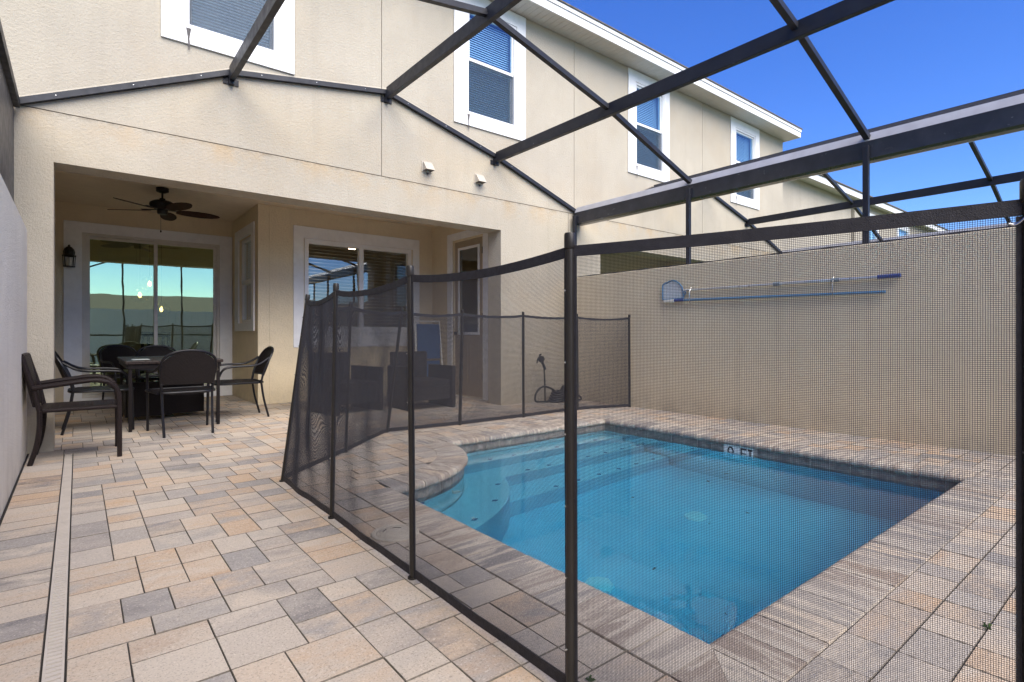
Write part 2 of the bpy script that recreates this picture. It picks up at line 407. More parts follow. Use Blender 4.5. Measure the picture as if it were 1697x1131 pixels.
BLUE = plain('blue_pole', (0.09,0.21,0.34), 0.35); BLUE_D = plain('blue_grip', (0.02,0.05,0.22), 0.5); SILVER = plain('silver_pole', (0.62,0.64,0.66), 0.3, 0.6); GREYP = plain('grey_collar', (0.22,0.27,0.30), 0.5)
WHITEP = plain('white_plastic', (0.75,0.73,0.66), 0.45)
NETB = screen('net_mesh', (0.55,0.62,0.68), 0.8)
FABRIC = plain('blue_fabric', (0.03,0.085,0.20), 0.8, var=0.15, bump=0.3, bscale=250)
RUBBER = plain('black_rubber', (0.014,0.013,0.015), 0.5)
GREEN = plain('weed_green', (0.06,0.14,0.025), 0.7, var=0.3)
VENTM = plain('vent_cream', (0.50,0.45,0.37), 0.5, var=0.05)
RUST = plain('stain_dark', (0.10,0.09,0.085), 0.9, var=0.5, scale=60)

# ------------------------------------------------------------------ layout numbers (metres; house wall faces -Y)
YW = 5.95                # front face of the house wall
XL, XR, HW = -0.318, 5.874, 1.84
OX0, OX1, OZ = -0.153, 4.572, 2.42     # porch opening
PX0, PX1, PY0, PY1 = 1.53, 4.76, 0.92, 4.22    # pool
BC, BR = (1.55, 4.23), 1.05            # rounded deck corner
WZ = -0.115
UN = 6.75                # width of one home
fY = lambda u, v, d: (u, d, v)         # wall running along X
fX = lambda u, v, d: (d, u, v)         # wall running along Y

# ------------------------------------------------------------------ ground
def struct(o): o['kind'] = 'structure'; return o
m = MB()
hole = [(PX0-0.012, PX1+0.012, PY0-0.012, PY1+0.012)]
m.grid_wall([-260, 260], [-260, 260], [(-0.5, 6.0, -3.0, 14.2)], lambda u, v, d: (u, v, d), -0.06, -0.10)
struct(m.build('ground', LAWN))
m = MB()
m.grid_wall([-0.49, 5.99], [-2.99, 14.19], hole, lambda u, v, d: (u, v, d), -0.0045, -0.055)
arc = [(BC[0]+(BR-0.012)*math.cos(a), BC[1]+(BR-0.012)*math.sin(a)) for a in np.linspace(0, -math.pi/2, 17)]
m.prism([(PX0-0.011, PY1+0.011), (PX0-0.011, arc[-1][1])][::1] + arc[::-1] + [(arc[0][0], PY1+0.011)], -0.055, -0.0050, lambda u, v, d: (u, v, d))
patio = struct(m.build('patio', BED))

m = MB(); m.box(-30, 40, -4.9, -3.0, -0.05, -0.012); struct(m.build('bounce_strip', plain('bounce_pale', (0.50,0.48,0.44), 0.9, var=0.15, scale=2)))  # added pale strip out of view, bounces light onto the white fence
# ------------------------------------------------------------------ pavers
CW = 0.215
ux, uy = 0.0725, 0.0725
gx0, gy0 = -0.318 + 0.004, 0.0
def inpool(x0, x1, y0, y1):
    return x0 >= PX0-CW-0.001 and x1 <= PX1+CW+0.001 and y0 >= PY0-CW-0.001 and y1 <= PY1+CW+0.001
def key(x, y):      # which paving field a grid cell belongs to
    if x < -0.085: return 'L'
    return 'M'
pieces = []
OK = {(3,2):5, (2,3):3, (3,3):4, (2,2):1.0}
def split(w, h, depth=0):
    """random joints inside a block of w x h units -> list of (i, j, a, b)"""
    if (w, h) in OK and (random.random() < 0.93 or min(w, h) < 4): return [(0, 0, w, h)]
    cuts = [('x', k) for k in range(2, w-1)] + [('y', k) for k in range(2, h-1)]
    random.shuffle(cuts)
    for ax, k in cuts:
        if ax == 'x':
            A, B = split(k, h), split(w-k, h)
            return A+[(i+k, j, a, b) for i, j, a, b in B]
        A, B = split(w, k), split(w, h-k)
        return A+[(i, j+k, a, b) for i, j, a, b in B]
    return [(0, 0, w, h)]
def runs(n, opts):
    """n units cut into random lengths"""
    out = []
    while n > 0:
        c = [o for o in opts if n-o == 0 or n-o >= min(opts)]
        o = random.choice(c) if c else n
        out.append(o); n -= o
    return out
def tile_field(x0, x1, y0, y1):
    nx = max(1, int(round((x1-x0)/ux))); ny = max(1, int(round((y1-y0)/uy)))
    sx = (x1-x0)/nx; sy = (y1-y0)/ny; j0 = 0; last = set()
    for h in runs(ny, [4,5,6,5] if ny > 8 else [2,3]):
        best = None
        for _ in range(12):      # stagger the block ends against the band below
            ws = runs(nx, [4,5,5,6,7] if nx > 8 else [2,3]); e = set(np.cumsum(ws)[:-1].tolist())
            q = len(e & last)
            if best is None or q < best[0]: best = (q, ws, e)
        last = best[2]; i0 = 0
        for w in best[1]:
            cand = [split(w, h) for _ in range(8)]
            for i, j, a, b in min(cand, key=lambda c: 2*sum(q[2:] == (3,3) for q in c)+0.6*sum(q[2:] == (2,2) for q in c)+random.random()):
                pieces.append((x0+(i0+i)*sx, x0+(i0+i+a)*sx, y0+(j0+j)*sy, y0+(j0+j+b)*sy))
            i0 += w
        j0 += h
DX0, DX1 = -0.078, -0.029                 # trench drain
DYE = 5.72
Yb = YW + 0.0
# left strip between wall and drain: header courses
y = -1.6
while y < DYE:
    h = random.choice([0.155, 0.155, 0.155, 0.23]); h = min(h, DYE-y)
    if h > 0.03:
        pieces.append((XL+0.012, DX0-0.004, y, y+h))
    y += h
tile_field(XL+0.012, DX1+0.004+0.0775*4, DYE, YW)            # end of the drain
CX0, CX1, CY0, CY1 = PX0-CW, PX1+CW, PY0-CW, PY1+CW
A = DX1+0.004
tile_field(A, CX0, -1.6, DYE); tile_field(DX1+0.004+0.0775*4, CX0, DYE, YW)
tile_field(CX0, XR, -1.6, CY0)
tile_field(CX1, XR, CY0, CY1)
tile_field(CX0, XR, CY1, YW)
# rounded corner of deck
tile_field(CX0, BC[0]+BR-0.1, BC[1]-BR, CY1)
# porch floor, laid the same way
tile_field(-0.25, 4.75, YW, 8.11); tile_field(-0.25, 1.965, 8.11, 9.68)
def keep(p):
    cx, cy = (p[0]+p[1])/2, (p[2]+p[3])/2
    w = 0.6255*cx+0.78*cy
    if cy < 0.1 and cx < 3: return False
    # rounded corner: only inside the quarter disc
    if CX0 <= cx <= CX1 and CY0 <= cy <= CY1:
        if cx < PX0+0.06: return cy > BC[1]-BR
        return math.hypot(cx-BC[0], cy-BC[1]) < BR-CW+0.07 and cy > BC[1]-BR
    return True
P2 = []
for p in pieces:
    if CX0-1e-6 <= p[0] and p[1] <= CX1+1e-6 and CY0-1e-6 <= p[2] and p[3] <= CY1+1e-6 and not keep(p): continue
    P2.append(p)
def shown(p):
    cx, cy = (p[0]+p[1])/2, (p[2]+p[3])/2
    w = 0.6255*cx+0.78*cy; r = 0.78*cx-0.6255*cy
    if w < 0.3: return -1
    u = r/w; yv = 0.97*899.4/w
    if abs(u) > 0.98 or yv > 640: return -0.5/w
    a = (p[1]-p[0])*(p[3]-p[2])/w**3
    if cx > 1.1: a *= 0.7
    return a
P2.sort(key=lambda p: -shown(p))
lib = {}
def paver_mesh(sx, sy):
    k = (round(sx, 3), round(sy, 3))
    if k in lib: return lib[k]
    a, b = sx/2-0.0010, sy/2-0.0016; e = 0.0016
    me = MB(); n = 4
    vs = [(-a,-b,-0.03),(a,-b,-0.03),(a,b,-0.03),(-a,b,-0.03)] + [(-a,-b,-0.003),(a,-b,-0.003),(a,b,-0.003),(-a,b,-0.003)] + [(-a+e,-b+e,0),(a-e,-b+e,0),(a-e,b-e,0),(-a+e,b-e,0)]
    fs = [(8,9,10,11)]
    for k2 in (0,4):
        for i in range(4): fs.append((k2+i, k2+(i+1)%4, k2+4+(i+1)%4, k2+4+i))
    me.add(vs, fs); mm = me.mesh('paver'); mm.materials.append(PAVE); mm.materials.append(EDGE)
    for pg in mm.polygons: pg.material_index = 0 if pg.index == 0 else 1
    lib[k] = mm; lib[(k,'vf')] = (vs, fs); return mm
rest = MB()
for i, p in enumerate(P2):
    sx, sy = p[1]-p[0], p[3]-p[2]; c = ((p[0]+p[1])/2, (p[2]+p[3])/2)
    me = paver_mesh(sx, sy); dz = random.uniform(-0.0016, 0.0010); tx, ty = random.uniform(-0.006,0.006), random.uniform(-0.006,0.006)
    if i < 300:
        o = bpy.data.objects.new('paver', me); COL.objects.link(o); o.parent = patio
        o.location = (c[0], c[1], dz); o.rotation_euler = (tx, ty, random.uniform(-0.004,0.004))
    else:
        vs, fs = lib[((round(sx,3), round(sy,3)), 'vf')]
        rest.add([(c[0]+v[0], c[1]+v[1], dz+v[2]+v[0]*ty+v[1]*tx) for v in vs], fs)
ro = rest.build('paver_field', PAVE_I, patio, kind='stuff'); ro.data.materials.append(EDGE)
for pg in ro.data.polygons: pg.material_index = 0 if pg.index % 9 == 0 else 1

# ------------------------------------------------------------------ swimming pool
pool = thing('swimming_pool', 'small blue swimming pool with rounded steps behind the black mesh fence', 'swimming pool', (3.1, 2.5, 0))
FZ = -1.15
outline = [(PX0,PY0),(PX1,PY0),(PX1,PY1),(BC[0]+BR,PY1)] + [(BC[0]+BR*math.cos(a), BC[1]+BR*math.sin(a)) for a in np.linspace(0, -math.pi/2, 25)] + [(PX0, BC[1]-BR)]
m = MB(); n = len(outline)
vs = [(x,y,-0.005) for x,y in outline] + [(x,y,FZ) for x,y in outline]
m.add(vs, [(i, n+i, n+(i+1)%n, (i+1)%n) for i in range(n)])
m.add([(x,y,FZ) for x,y in outline], [tuple(range(n))])
m.build('basin', PLAST, pool)
def step_prism(poly, z0, z1, name='step'):
    m = MB(); m.prism(poly, z0, z1, lambda u,v,d: (u,v,d)); return m.build(name, PLAST, pool, bevel=0.02)
e = 0.004
SR = 1.42
sh = [(BC[0]+SR*math.cos(a), BC[1]+SR*math.sin(a)) for a in np.linspace(-0.40, -1.5835, 26)]
inner = [(BC[0]+(BR+e)*math.cos(a), BC[1]+(BR+e)*math.sin(a)) for a in np.linspace(-1.5835, -0.02, 20)]
step_prism([(BC[0]+BR+e, PY1-e), (PX1-e, PY1-e), (PX1-e, 3.95), (BC[0]+BR+0.0, 3.95)], FZ+e, -0.33)
# shelf wrapping round the curved deck corner and the second tread
shelf = [(PX1-e-0.002, 3.945), (PX1-e-0.002, 3.66), (sh[0][0], 3.66)] + [q for q in sh if q[1] < 3.66] + inner[1:-3] + [(BC[0]+BR-0.02, 3.945)]
step_prism(shelf, FZ+e, -0.58)
third = [(PX1-e-0.004, 3.655), (PX1-e-0.004, 3.34), (2.3, 3.34), (2.3, 3.655)]
step_prism(third, FZ+e, -0.83)
def inlay(x, y, z):
    m = MB(); m.prism([(x-0.032,y),(x,y-0.022),(x+0.032,y),(x,y+0.022)], z, z+0.004, lambda u,v,d: (u,v,d)); m.build('tile_inlay', INLAY, pool)
for k in range(7):
    inlay(2.95+k*0.28, 4.0, -0.33)
    inlay(3.15+k*0.26, 3.71, -0.58)
for k in range(6): inlay(3.2+k*0.27, 3.39, -0.83)
for a in (-0.55, -0.85, -1.15, -1.42): inlay(BC[0]+(SR-0.09)*math.cos(a), BC[1]+(SR-0.09)*math.sin(a), -0.58)
for (x, y) in ((2.48,2.25),(3.78,2.42)):
    m = MB(); m.lathe([(0.0,0.03),(0.05,0.03),(0.088,0.02),(0.092,0.0)], (x,y,FZ), 8); m.build('drain_cover', PLATE, pool)
m = MB(); m.lathe([(0.0,-0.012),(0.03,-0.012),(0.036,0.0)], (BC[0]+(BR+0.002)*math.cos(-0.95)+0.01, BC[1]+(BR+0.012)*math.sin(-0.95), -0.34), 12, 'y'); m.build('return_fitting', WHITEP, pool)
# dark leaves lying on the pool floor
for k in range(9):
    x, y = rng.uniform(2.3, 4.6), rng.uniform(1.3, 3.2); a = rng.uniform(0, 6.28); s_ = rng.uniform(0.012, 0.03)
    m = MB(); m.prism([(x+s_*math.cos(a),y+s_*math.sin(a)),(x-0.4*s_*math.sin(a),y+0.4*s_*math.cos(a)),(x-s_*math.cos(a),y-s_*math.sin(a)),(x+0.4*s_*math.sin(a),y-0.4*s_*math.cos(a))], FZ+0.004, FZ+0.008, lambda u,v,d: (u,v,d))
    tag(m.build('sunken_leaf', RUST), 'small dark fallen leaf lying on the pool floor', 'leaf', 'leaves on the pool floor')
# coping stones with a rounded nose
def nose(L):      # profile across the stone: u from the pool edge outwards, z
    return [(-0.036,-0.027),(-0.0335,-0.015),(-0.026,-0.004),(-0.015,0.0015),(0.0,0.0035),(L-0.004,0.0035),(L-0.0015,-0.002),(L-0.0015,-0.040),(-0.015,-0.052),(-0.027,-0.048),(-0.034,-0.039)]
def coping(p, q, nrm, mat_):
    """stones from p to q, nrm points away from the pool"""
    p = Vector((*p,0)); q = Vector((*q,0)); nrm = Vector((*nrm,0)); L = (q-p).length; k = max(1, round(L/0.152)); d = (q-p)/k
    for i in range(k):
        a = p+d*i+d.normalized()*0.0020; b = p+d*(i+1)-d.normalized()*0.0020; c = (a+b)/2; dz = random.uniform(-0.001,0.001)
        pr = nose(CW); m = MB(); nn = len(pr)
        vs = [Vector((0,0,0))+(e_-c)+nrm*u+Vector((0,0,z+dz)) for e_ in (a,b) for u,z in pr]
        m.add(vs, [tuple(range(nn-1,-1,-1)), tuple(range(nn,2*nn))] + [(j,(j+1)%nn,nn+(j+1)%nn,nn+j) for j in range(nn)])
        off = wloc(pool); o = m.build('coping_stone', mat_, None, smooth=True); o.parent = pool; o.location = c-off
coping((PX0,PY0),(PX0,BC[1]-BR-0.0),(-1,0),COP_X)
coping((PX1,PY0),(PX1,PY1),(1,0),COP_X)
coping((PX0,PY0),(PX1,PY0),(0,-1),COP_Y)
coping((BC[0]+BR+0.02,PY1),(PX1,PY1),(0,1),COP_Y)
for sx, sy, x, y in ((-1,-1,PX0,PY0),(1,-1,PX1,PY0),(1,1,PX1,PY1)):
    for t_ in (0,1):       # mitred corner made of two stones
        g = 0.0015; m = MB()
        poly = [(x+sx*g*(2-t_)*.5, y+sy*g*(1+t_)*.5), (x+sx*(CW-g), y+sy*(g if t_ == 0 else CW-g)), (x+sx*(CW-g), y+sy*(CW-g))] if t_ == 0 else [(x+sx*g, y+sy*g*2), (x+sx*(CW-2*g), y+sy*(CW-g)), (x+sx*g, y+sy*(CW-g))]
        m.prism(poly, -0.034, 0.003, lambda u,v,d: (u,v,d)); m.build('coping_stone', COP_X if t_ == 0 else COP_Y, pool)
na = 13
for i in range(na):
    a0, a1 = [-math.pi/2*(i+j)/na for j in (0,1)]; am = (a0+a1)/2
    g = 0.0030; pr = nose(CW); m = MB(); nn = len(pr); vs = []; dz = random.uniform(-0.001,0.001)
    for a in (a0-g/BR, am, a1+g/BR):
        for u, z in pr: vs.append((BC[0]+(BR-u)*math.cos(a), BC[1]+(BR-u)*math.sin(a), z+dz))
    fs = [tuple(range(nn)), tuple(2*nn+j for j in range(nn-1,-1,-1))]
    for s_ in (0, nn): fs += [(s_+j, s_+nn+j, s_+nn+(j+1)%nn, s_+(j+1)%nn) for j in range(nn)]
    m.add(vs, fs); m.build('coping_stone', COP_X if am > -0.8 else COP_Y, pool, smooth=True)
# two flat stones where the curve meets the back edge
for xa, xb in ((BC[0]+BR-CW, BC[0]+BR-CW/2), (BC[0]+BR-CW/2, BC[0]+BR+0.018)):
    m = MB(); m.box(xa+0.002, xb-0.002, BC[1]+0.004, PY1+CW-0.0015, -0.034, 0.0028); m.build('coping_stone', COP_Y, pool)
# waterline tiles
def tiles(p, q, skip=None):
    p = Vector((*p,0)); q = Vector((*q,0)); L = (q-p).length; k = max(1, round(L/0.153)); d = (q-p)/k; u = d.normalized(); nin = Vector((-u.y,u.x,0))
    for i in range(k):
        a = p+d*i+u*0.003; b = p+d*(i+1)-u*0.003; c = (a+b)/2
        if skip and skip[0] < c.y < skip[1] and abs(c.x-PX1) < 0.01: continue
        m = MB(); vs = []
        for z in (-0.052,-0.20):
            for e_ in (a,b): vs.append(e_-c+nin*0.006+Vector((0,0,z)))
            for e_ in (b,a): vs.append(e_-c-nin*0.0+Vector((0,0,z)))
        m.add(vs, [(0,1,5,4),(1,2,6,5),(2,3,7,6),(3,0,4,7),(3,2,1,0),(4,5,6,7)])
        o = m.build('waterline_tile', TILE); o.parent = pool; o.location = c-wloc(pool)
tiles((PX0,PY0),(PX1,PY0)); tiles((PX1,PY0),(PX1,PY1),(2.45,2.745)); tiles((PX1,PY1),(BC[0]+BR,PY1)); tiles((PX0,BC[1]-BR),(PX0,PY0))
for i in range(11):
    a0, a1 = [-math.pi/2*(i+j)/11 for j in (0,1)]
    tiles((BC[0]+BR*math.cos(a0), BC[1]+BR*math.sin(a0)), (BC[0]+BR*math.cos(a1), BC[1]+BR*math.sin(a1)))
m = MB()      # light grout behind the tiles
nn = len(outline); vs = []
cx_, cy_ = 3.2, 2.5
off_ = []
for i in range(nn):
    p0, p1, p2 = Vector(outline[i-1]), Vector(outline[i]), Vector(outline[(i+1)%nn]); d1 = (p1-p0).normalized(); d2 = (p2-p1).normalized()
    nv = (Vector((-d1.y,d1.x))+Vector((-d2.y,d2.x))).normalized(); off_.append(p1+nv*0.003)
m.add([(p.x,p.y,-0.046) for p in off_]+[(p.x,p.y,-0.205) for p in off_], [(i, nn+i, nn+(i+1)%nn, (i+1)%nn) for i in range(nn)])
m.build('grout', GROUT, pool)
m = MB(); m.box(PX1-0.009, PX1-0.0005, 2.455, 2.74, -0.053, -0.20); plate = m.build('depth_plate', PLATE, pool)
m = MB()
def ink(y0, y1, z0, z1): m.box(PX1-0.0105, PX1-0.0092, y0, y1, z0, z1)
T, Bm = -0.066, -0.172
# the plate reads "0 FT" from the water side (left to right = decreasing y)
ring = [(0.028,0.0)]
for k in range(20):
    a0, a1 = 2*math.pi*k/20, 2*math.pi*(k+1)/20
    yc, zc = 2.672, (T+Bm)/2
    o0 = [(yc+ry*math.cos(a), zc+rz*math.sin(a)) for a in (a0,a1) for ry,rz in ((0.034,0.0535),(0.018,0.036))]
    m.add([(PX1-0.0105, y, z) for y,z in o0], [(0,1,3,2)])
m.build('depth_mark', INK, plate); m = MB()
ink(2.560,2.576,Bm,T); ink(2.515,2.5599,T-0.017,T); ink(2.522,2.5599,-0.126,-0.110)
m.build('depth_mark', INK, plate); m = MB(); ink(2.462,2.507,T-0.017,T); ink(2.477,2.492,Bm,T-0.0171)
m.build('depth_mark', INK, plate)
# water: a closed body, sides just inside the basin
m = MB(); wl = [(p.x,p.y) for p in off_]
vs = [(x,y,WZ) for x,y in wl]+[(x,y,FZ-0.02) for x,y in wl]
m.add(vs, [tuple(range(nn)), tuple(range(2*nn-1,nn-1,-1))]+[(i, nn+i, nn+(i+1)%nn, (i+1)%nn) for i in range(nn)])
wob = struct(m.build('water', WATER))
# skimmer lid in the deck
lid = MB(); lid.lathe([(0.0,0.007),(0.088,0.007),(0.094,0.0045),(0.096,0.0065),(0.112,0.0065),(0.116,0.003),(0.116,-0.012)], (1.215,2.43,0), 40)
lid = lid.build('skimmer_lid', LID, pool, smooth=True)
m = MB()
for a0, a1 in ((0.6,1.3),(1.9,2.5)):
    m.tube([(1.215+0.06*math.cos(a), 2.43+0.06*math.sin(a), 0.0072) for a in np.linspace(a0,a1,8)], 0.0022, 6)
m.build('finger_slot', DRAIN_D, lid)

# ------------------------------------------------------------------ trench drain
td = thing('trench_drain', 'narrow slotted grey drain strip set in the pavers along the left wall', 'drain', (-0.0535, 2.5, 0))
m = MB(); m.box(DX0-0.003, DX1+0.003, -1.6, DYE-0.004, -0.05, -0.014); m.build('channel', DRAIN_D, td)
for (a, b) in ((-0.6,0.52),(0.523,1.742),(1.745,2.96),(2.963,4.18),(4.183,DYE-0.006)):
    m = MB(); k = int((b-a)/0.025); ps = (b-a)/k
    m.box(DX0, DX0+0.007, a, b, -0.02, 0.0); m.box(DX1-0.007, DX1, a, b, -0.02, 0.0)
    for i in range(k):
        m.box(DX0+0.0071, DX1-0.0071, a+i*ps+0.0040, a+(i+1)*ps-0.0040, -0.012, -0.0004)
    m.build('grate', DRAIN, td)
# weeds in the joints
def weed(x, y, s_, label):
    m = MB()
    for k in range(9):
        a = random.uniform(0, 6.28); l = random.uniform(0.5,1)*s_; h = random.uniform(0.3,0.9)*s_
        d = Vector((math.cos(a),math.sin(a),0)); w = Vector((-d.y,d.x,0))*s_*0.16; b = Vector((x,y,-0.003)); mid = b+d*l*0.6+Vector((0,0,h)); tip = b+d*l+Vector((0,0,h*0.7))
        m.add([b, mid+w, tip, mid-w], [(0,1,2),(0,2,3)])
    tag(m.build('weed', GREEN), label, 'weed')
weed(-0.028, 1.715, 0.022, 'tiny green weed sprouting at the drain edge'); weed(1.12, 1.05, 0.018, 'tiny moss tuft in a paver joint behind the second fence pole'); weed(2.35, 0.42, 0.022, 'tiny green weed in a paver joint right of the pool')

# ------------------------------------------------------------------ houses
house = thing('townhouse_row', 'two storey cream stucco townhouses with white trimmed windows behind the patio', 'townhouse', (2.8, YW, 0))
WT = 0.30
upwin = [(0.605,1.80),(3.80,5.005),(7.28,8.44),(10.56,11.75)]
TZ0, TZ1 = 3.73, 5.50
holes_up = [(a+0.10, b-0.10, TZ0+0.10, TZ1-0.10) for a,b in upwin] + [(a+0.10-UN*2, b-0.10-UN*2, TZ0+0.10, TZ1-0.10) for a,b in upwin[2:]]
xs = [-8.0, -3.7, 2.80, 6.00, 9.54, 12.89]; gp = 0.004; SZ = 2.843
for i in range(len(xs)-1):        # upper storey: stucco panels with recessed control joints
    a, b = xs[i]+(gp if i else 0), xs[i+1]-(gp if i < len(xs)-2 else 0)
    hs_ = [h for h in holes_up if h[0] > a and h[1] < b]
    m = MB(); m.grid_wall([a, b], [SZ+gp, 5.56], hs_, fY, YW, YW+WT); m.build('wall_panel', STUC_UP if False else STUC, house)
lowers = [(-8.0,-3.7-gp,[]),(-3.7+gp,6.00-0.126-gp,[(OX0,OX1,-0.1,OZ)]),(5.874+gp,12.6-gp,[(OX0+UN-0.0,OX1+UN-0.0,-0.1,OZ)]),(12.6+gp,12.89,[])]
for a, b, h in lowers:
    m = MB(); m.grid_wall([a,b],[-0.08,SZ-gp],h,fY,YW,YW+WT); m.build('wall_panel', STUC, house)
m = MB(); m.grid_wall([-7.9,12.85],[-0.05,5.5],[(OX0-0.02,OX1+0.02,-0.1,OZ+0.02),(OX0+UN-0.02,OX1+UN+0.02,-0.1,OZ+0.02)]+[(h[0]-0.01,h[1]+0.01,h[2]-0.01,h[3]+0.01) for h in holes_up],fY,YW+0.012,YW+WT-0.012); m.build('joint_backing', JOINT, house)
m = MB(); m.grid_wall([YW+WT+0.002, 16.0],[-0.08,5.56],[],fX,12.89,12.6); m.build('end_wall', STUC, house)
# porch walls
SY, BY, RX, DXW, CZ = 9.68, 8.11, 1.965, 4.75, 2.78
SLH = (0.03, 1.80, 0.10, 2.42)
m = MB(); m.grid_wall([-0.25,RX],[-0.05,CZ+0.02],[SLH],fY,SY,SY+0.18); m.build('porch_wall', STUC_PORCH, house)
RWH = (8.42,9.20,1.15,2.43)
m = MB(); m.grid_wall([BY,SY+0.18],[-0.05,CZ+0.02],[RWH],fX,RX+0.001,RX+0.15); m.build('porch_wall', STUC_PORCH, house)
WNH = (2.60,4.35,1.02,2.40)
m = MB(); m.grid_wall([RX+0.152,DXW],[-0.05,CZ+0.02],[WNH],fY,BY,BY+0.15); m.build('porch_wall', STUC_PORCH, house)
DRH = (6.64,7.42,0.02,2.46)
m = MB(); m.grid_wall([YW+WT+0.002,BY+0.15],[-0.05,CZ+0.02],[DRH],fX,DXW+0.001,DXW+0.15); m.build('porch_wall', STUC_PORCH, house)
m = MB(); m.grid_wall([YW+WT+0.002,SY+0.18],[-0.05,CZ+0.02],[],fX,-0.252,-0.4); m.build('porch_wall', STUC_PORCH, house)
m = MB(); m.box(-0.4,4.9,YW+WT+0.001,9.86,CZ+0.022,CZ+0.08); m.build('porch_ceiling', CEIL, house)
# neighbour's porch recess
m = MB(); m.box(6.4,11.5,8.2,8.3,-0.05,2.9); m.box(6.3,6.4,YW+WT+0.002,8.3,-0.05,2.9); m.box(11.5,11.6,YW+WT+0.002,8.3,-0.05,2.9); m.box(6.41,11.49,YW+WT+0.002,8.19,2.81,2.9)
m.build('neighbour_porch', STUC_PORCH, house)
# rooms behind the glass
m = MB(); m.box(-0.4,7,13.9,14.0,-0.05,2.8); m.box(-0.52,-0.41,9.87,14.0,-0.05,2.8); m.box(6.9,7.0,8.3,13.89,-0.05,2.8); m.build('room_wall', INROOM, house)
m = MB(); m.box(-0.4,6.89,9.87,13.89,2.62,2.70); m.box(2.12,6.89,8.27,9.869,2.62,2.70); m.build('room_ceiling', INROOM, house)
m = MB(); m.box(-0.4,6.89,9.87,13.89,-0.05,0.0); m.box(2.12,6.89,8.27,9.869,-0.05,0.0); m.build('room_floor', INFLOOR, house)
m = MB(); m.box(2.4,2.5,12.2,13.2,0,2.4); m.build('room_partition', plain('room_light', (0.62,0.60,0.48), 0.8), house)
for x, y in ((0.35,10.6),(1.2,11.4),(3.2,9.2),(4.1,10.0)):
    m = MB(); m.lathe([(0,0),(0.06,0),(0.07,0.01)],(x,y,2.612),16); m.build('downlight', DOWNL, house)
# upper windows
def hung_window(x0, x1):
    w = bpy.data.objects.new('window', None); w = None
    m = MB(); m.grid_wall([x0,x1],[TZ0,TZ1],[(x0+0.19,x1-0.165,TZ0+0.155,TZ1-0.185)],fY,YW-0.022,YW-0.001)
    w = m.build('window', WHITE, house, bevel=0.003)
    a, b, c, d = x0+0.192, x1-0.167, TZ0+0.157, TZ1-0.187
    mid = c+(d-c)*0.52
    m = MB(); m.grid_wall([a,b],[c,d],[(a+0.035,b-0.035,c+0.035,d-0.035)],fY,YW-0.012,YW+0.09); m.build('frame', VINYL, w)
    ia, ib, ic, id_ = a+0.037, b-0.037, c+0.037, d-0.037
    m = MB(); m.grid_wall([ia,ib],[mid-0.02,id_],[(ia+0.028,ib-0.028,mid+0.02,id_-0.028)],fY,YW+0.012,YW+0.042); m.build('sash', VINYL, w)
    m = MB(); m.grid_wall([ia,ib],[ic,mid+0.018],[(ia+0.028,ib-0.028,ic+0.03,mid-0.02)],fY,YW+0.046,YW+0.076); m.build('sash', VINYL, w)
    m = MB(); m.box(ia+0.028,ib-0.028,YW+0.026,YW+0.030,mid+0.02,id_-0.028); m.build('pane', GLASS_UP, w)
    m = MB(); m.box(ia+0.028,ib-0.028,YW+0.060,YW+0.064,ic+0.03,mid-0.02); m.build('pane', GLASS_UP, w)
    m = MB(); m.box(ia+0.004,ib-0.004,YW+0.020,YW+0.0215,ic+0.004,mid-0.022); m.build('insect_screen', INSCREEN, w)
    m = MB(); k = 42
    for i in range(k):
        z = ic+0.02+(id_-ic-0.04)*i/k
        m.add([(ia,YW+0.10,z),(ib,YW+0.10,z),(ib,YW+0.125,z+0.030),(ia,YW+0.125,z+0.030)],[(0,1,2,3)])
    m.build('blind', BLIND, w)
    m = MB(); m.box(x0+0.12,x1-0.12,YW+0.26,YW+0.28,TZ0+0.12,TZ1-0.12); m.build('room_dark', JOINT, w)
    # grime running from a sill corner
    m = MB(); xr = x0+0.22; zt = TZ0+0.15
    m.prism([(xr-0.022,zt),(xr+0.022,zt),(xr+0.012,zt-0.06),(xr+0.007,zt-0.10),(xr+0.012,zt-0.15),(xr+0.003,zt-0.22),(xr-0.006,zt-0.145),(xr-0.008,zt-0.09),(xr-0.014,zt-0.05)], YW-0.0235, YW-0.0221, lambda u,v,d: (u,d,v)); m.build('grime_stain', RUST, w)
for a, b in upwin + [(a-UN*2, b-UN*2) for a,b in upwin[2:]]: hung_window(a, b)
# eave: soffit strips, fascia, drip edge, roof
EY, SOZ = 5.60, 5.515
m = MB(); x = -8.2
while x < 12.97:
    m.box(x+0.002, min(x+0.098,12.975), EY+0.012, YW-0.001, SOZ, SOZ+0.012); x += 0.1
m.build('soffit', SOFFIT, house)
m = MB(); m.box(-8.2,12.99,EY-0.012,EY+0.010,SOZ-0.004,SOZ+0.115); m.box(-8.2,13.0,EY-0.028,EY+0.010,SOZ+0.117,SOZ+0.175); m.box(12.978,12.998,EY+0.012,16.6,SOZ-0.004,SOZ+0.16); m.build('fascia', WHITE, house)
m = MB(); m.box(-8.2,12.976,EY+0.012,YW+0.2,SOZ+0.014,SOZ+0.03); m.build('soffit_backing', JOINT, house)
rz0, rz1 = SOZ+0.178, SOZ+0.178+2.4
m = MB(); m.add([(-8.2,EY-0.045,rz0),(13.02,EY-0.045,rz0),(13.02,17.0,rz0),(-8.2,17.0,rz0),(-8.2,EY-0.045,rz0+0.02),(13.02,EY-0.045,rz0+0.02),(13.02,17.0,rz0+0.02),(-8.2,17.0,rz0+0.02),(-8.2,11.3,rz1),(7.6,11.3,rz1)],
    [(0,3,2,1),(0,1,5,4),(1,2,6,5),(2,3,7,6),(3,0,4,8,7),(4,5,9,8),(5,6,9),(6,7,8,9)]); m.build('roof', ROOFM, house)
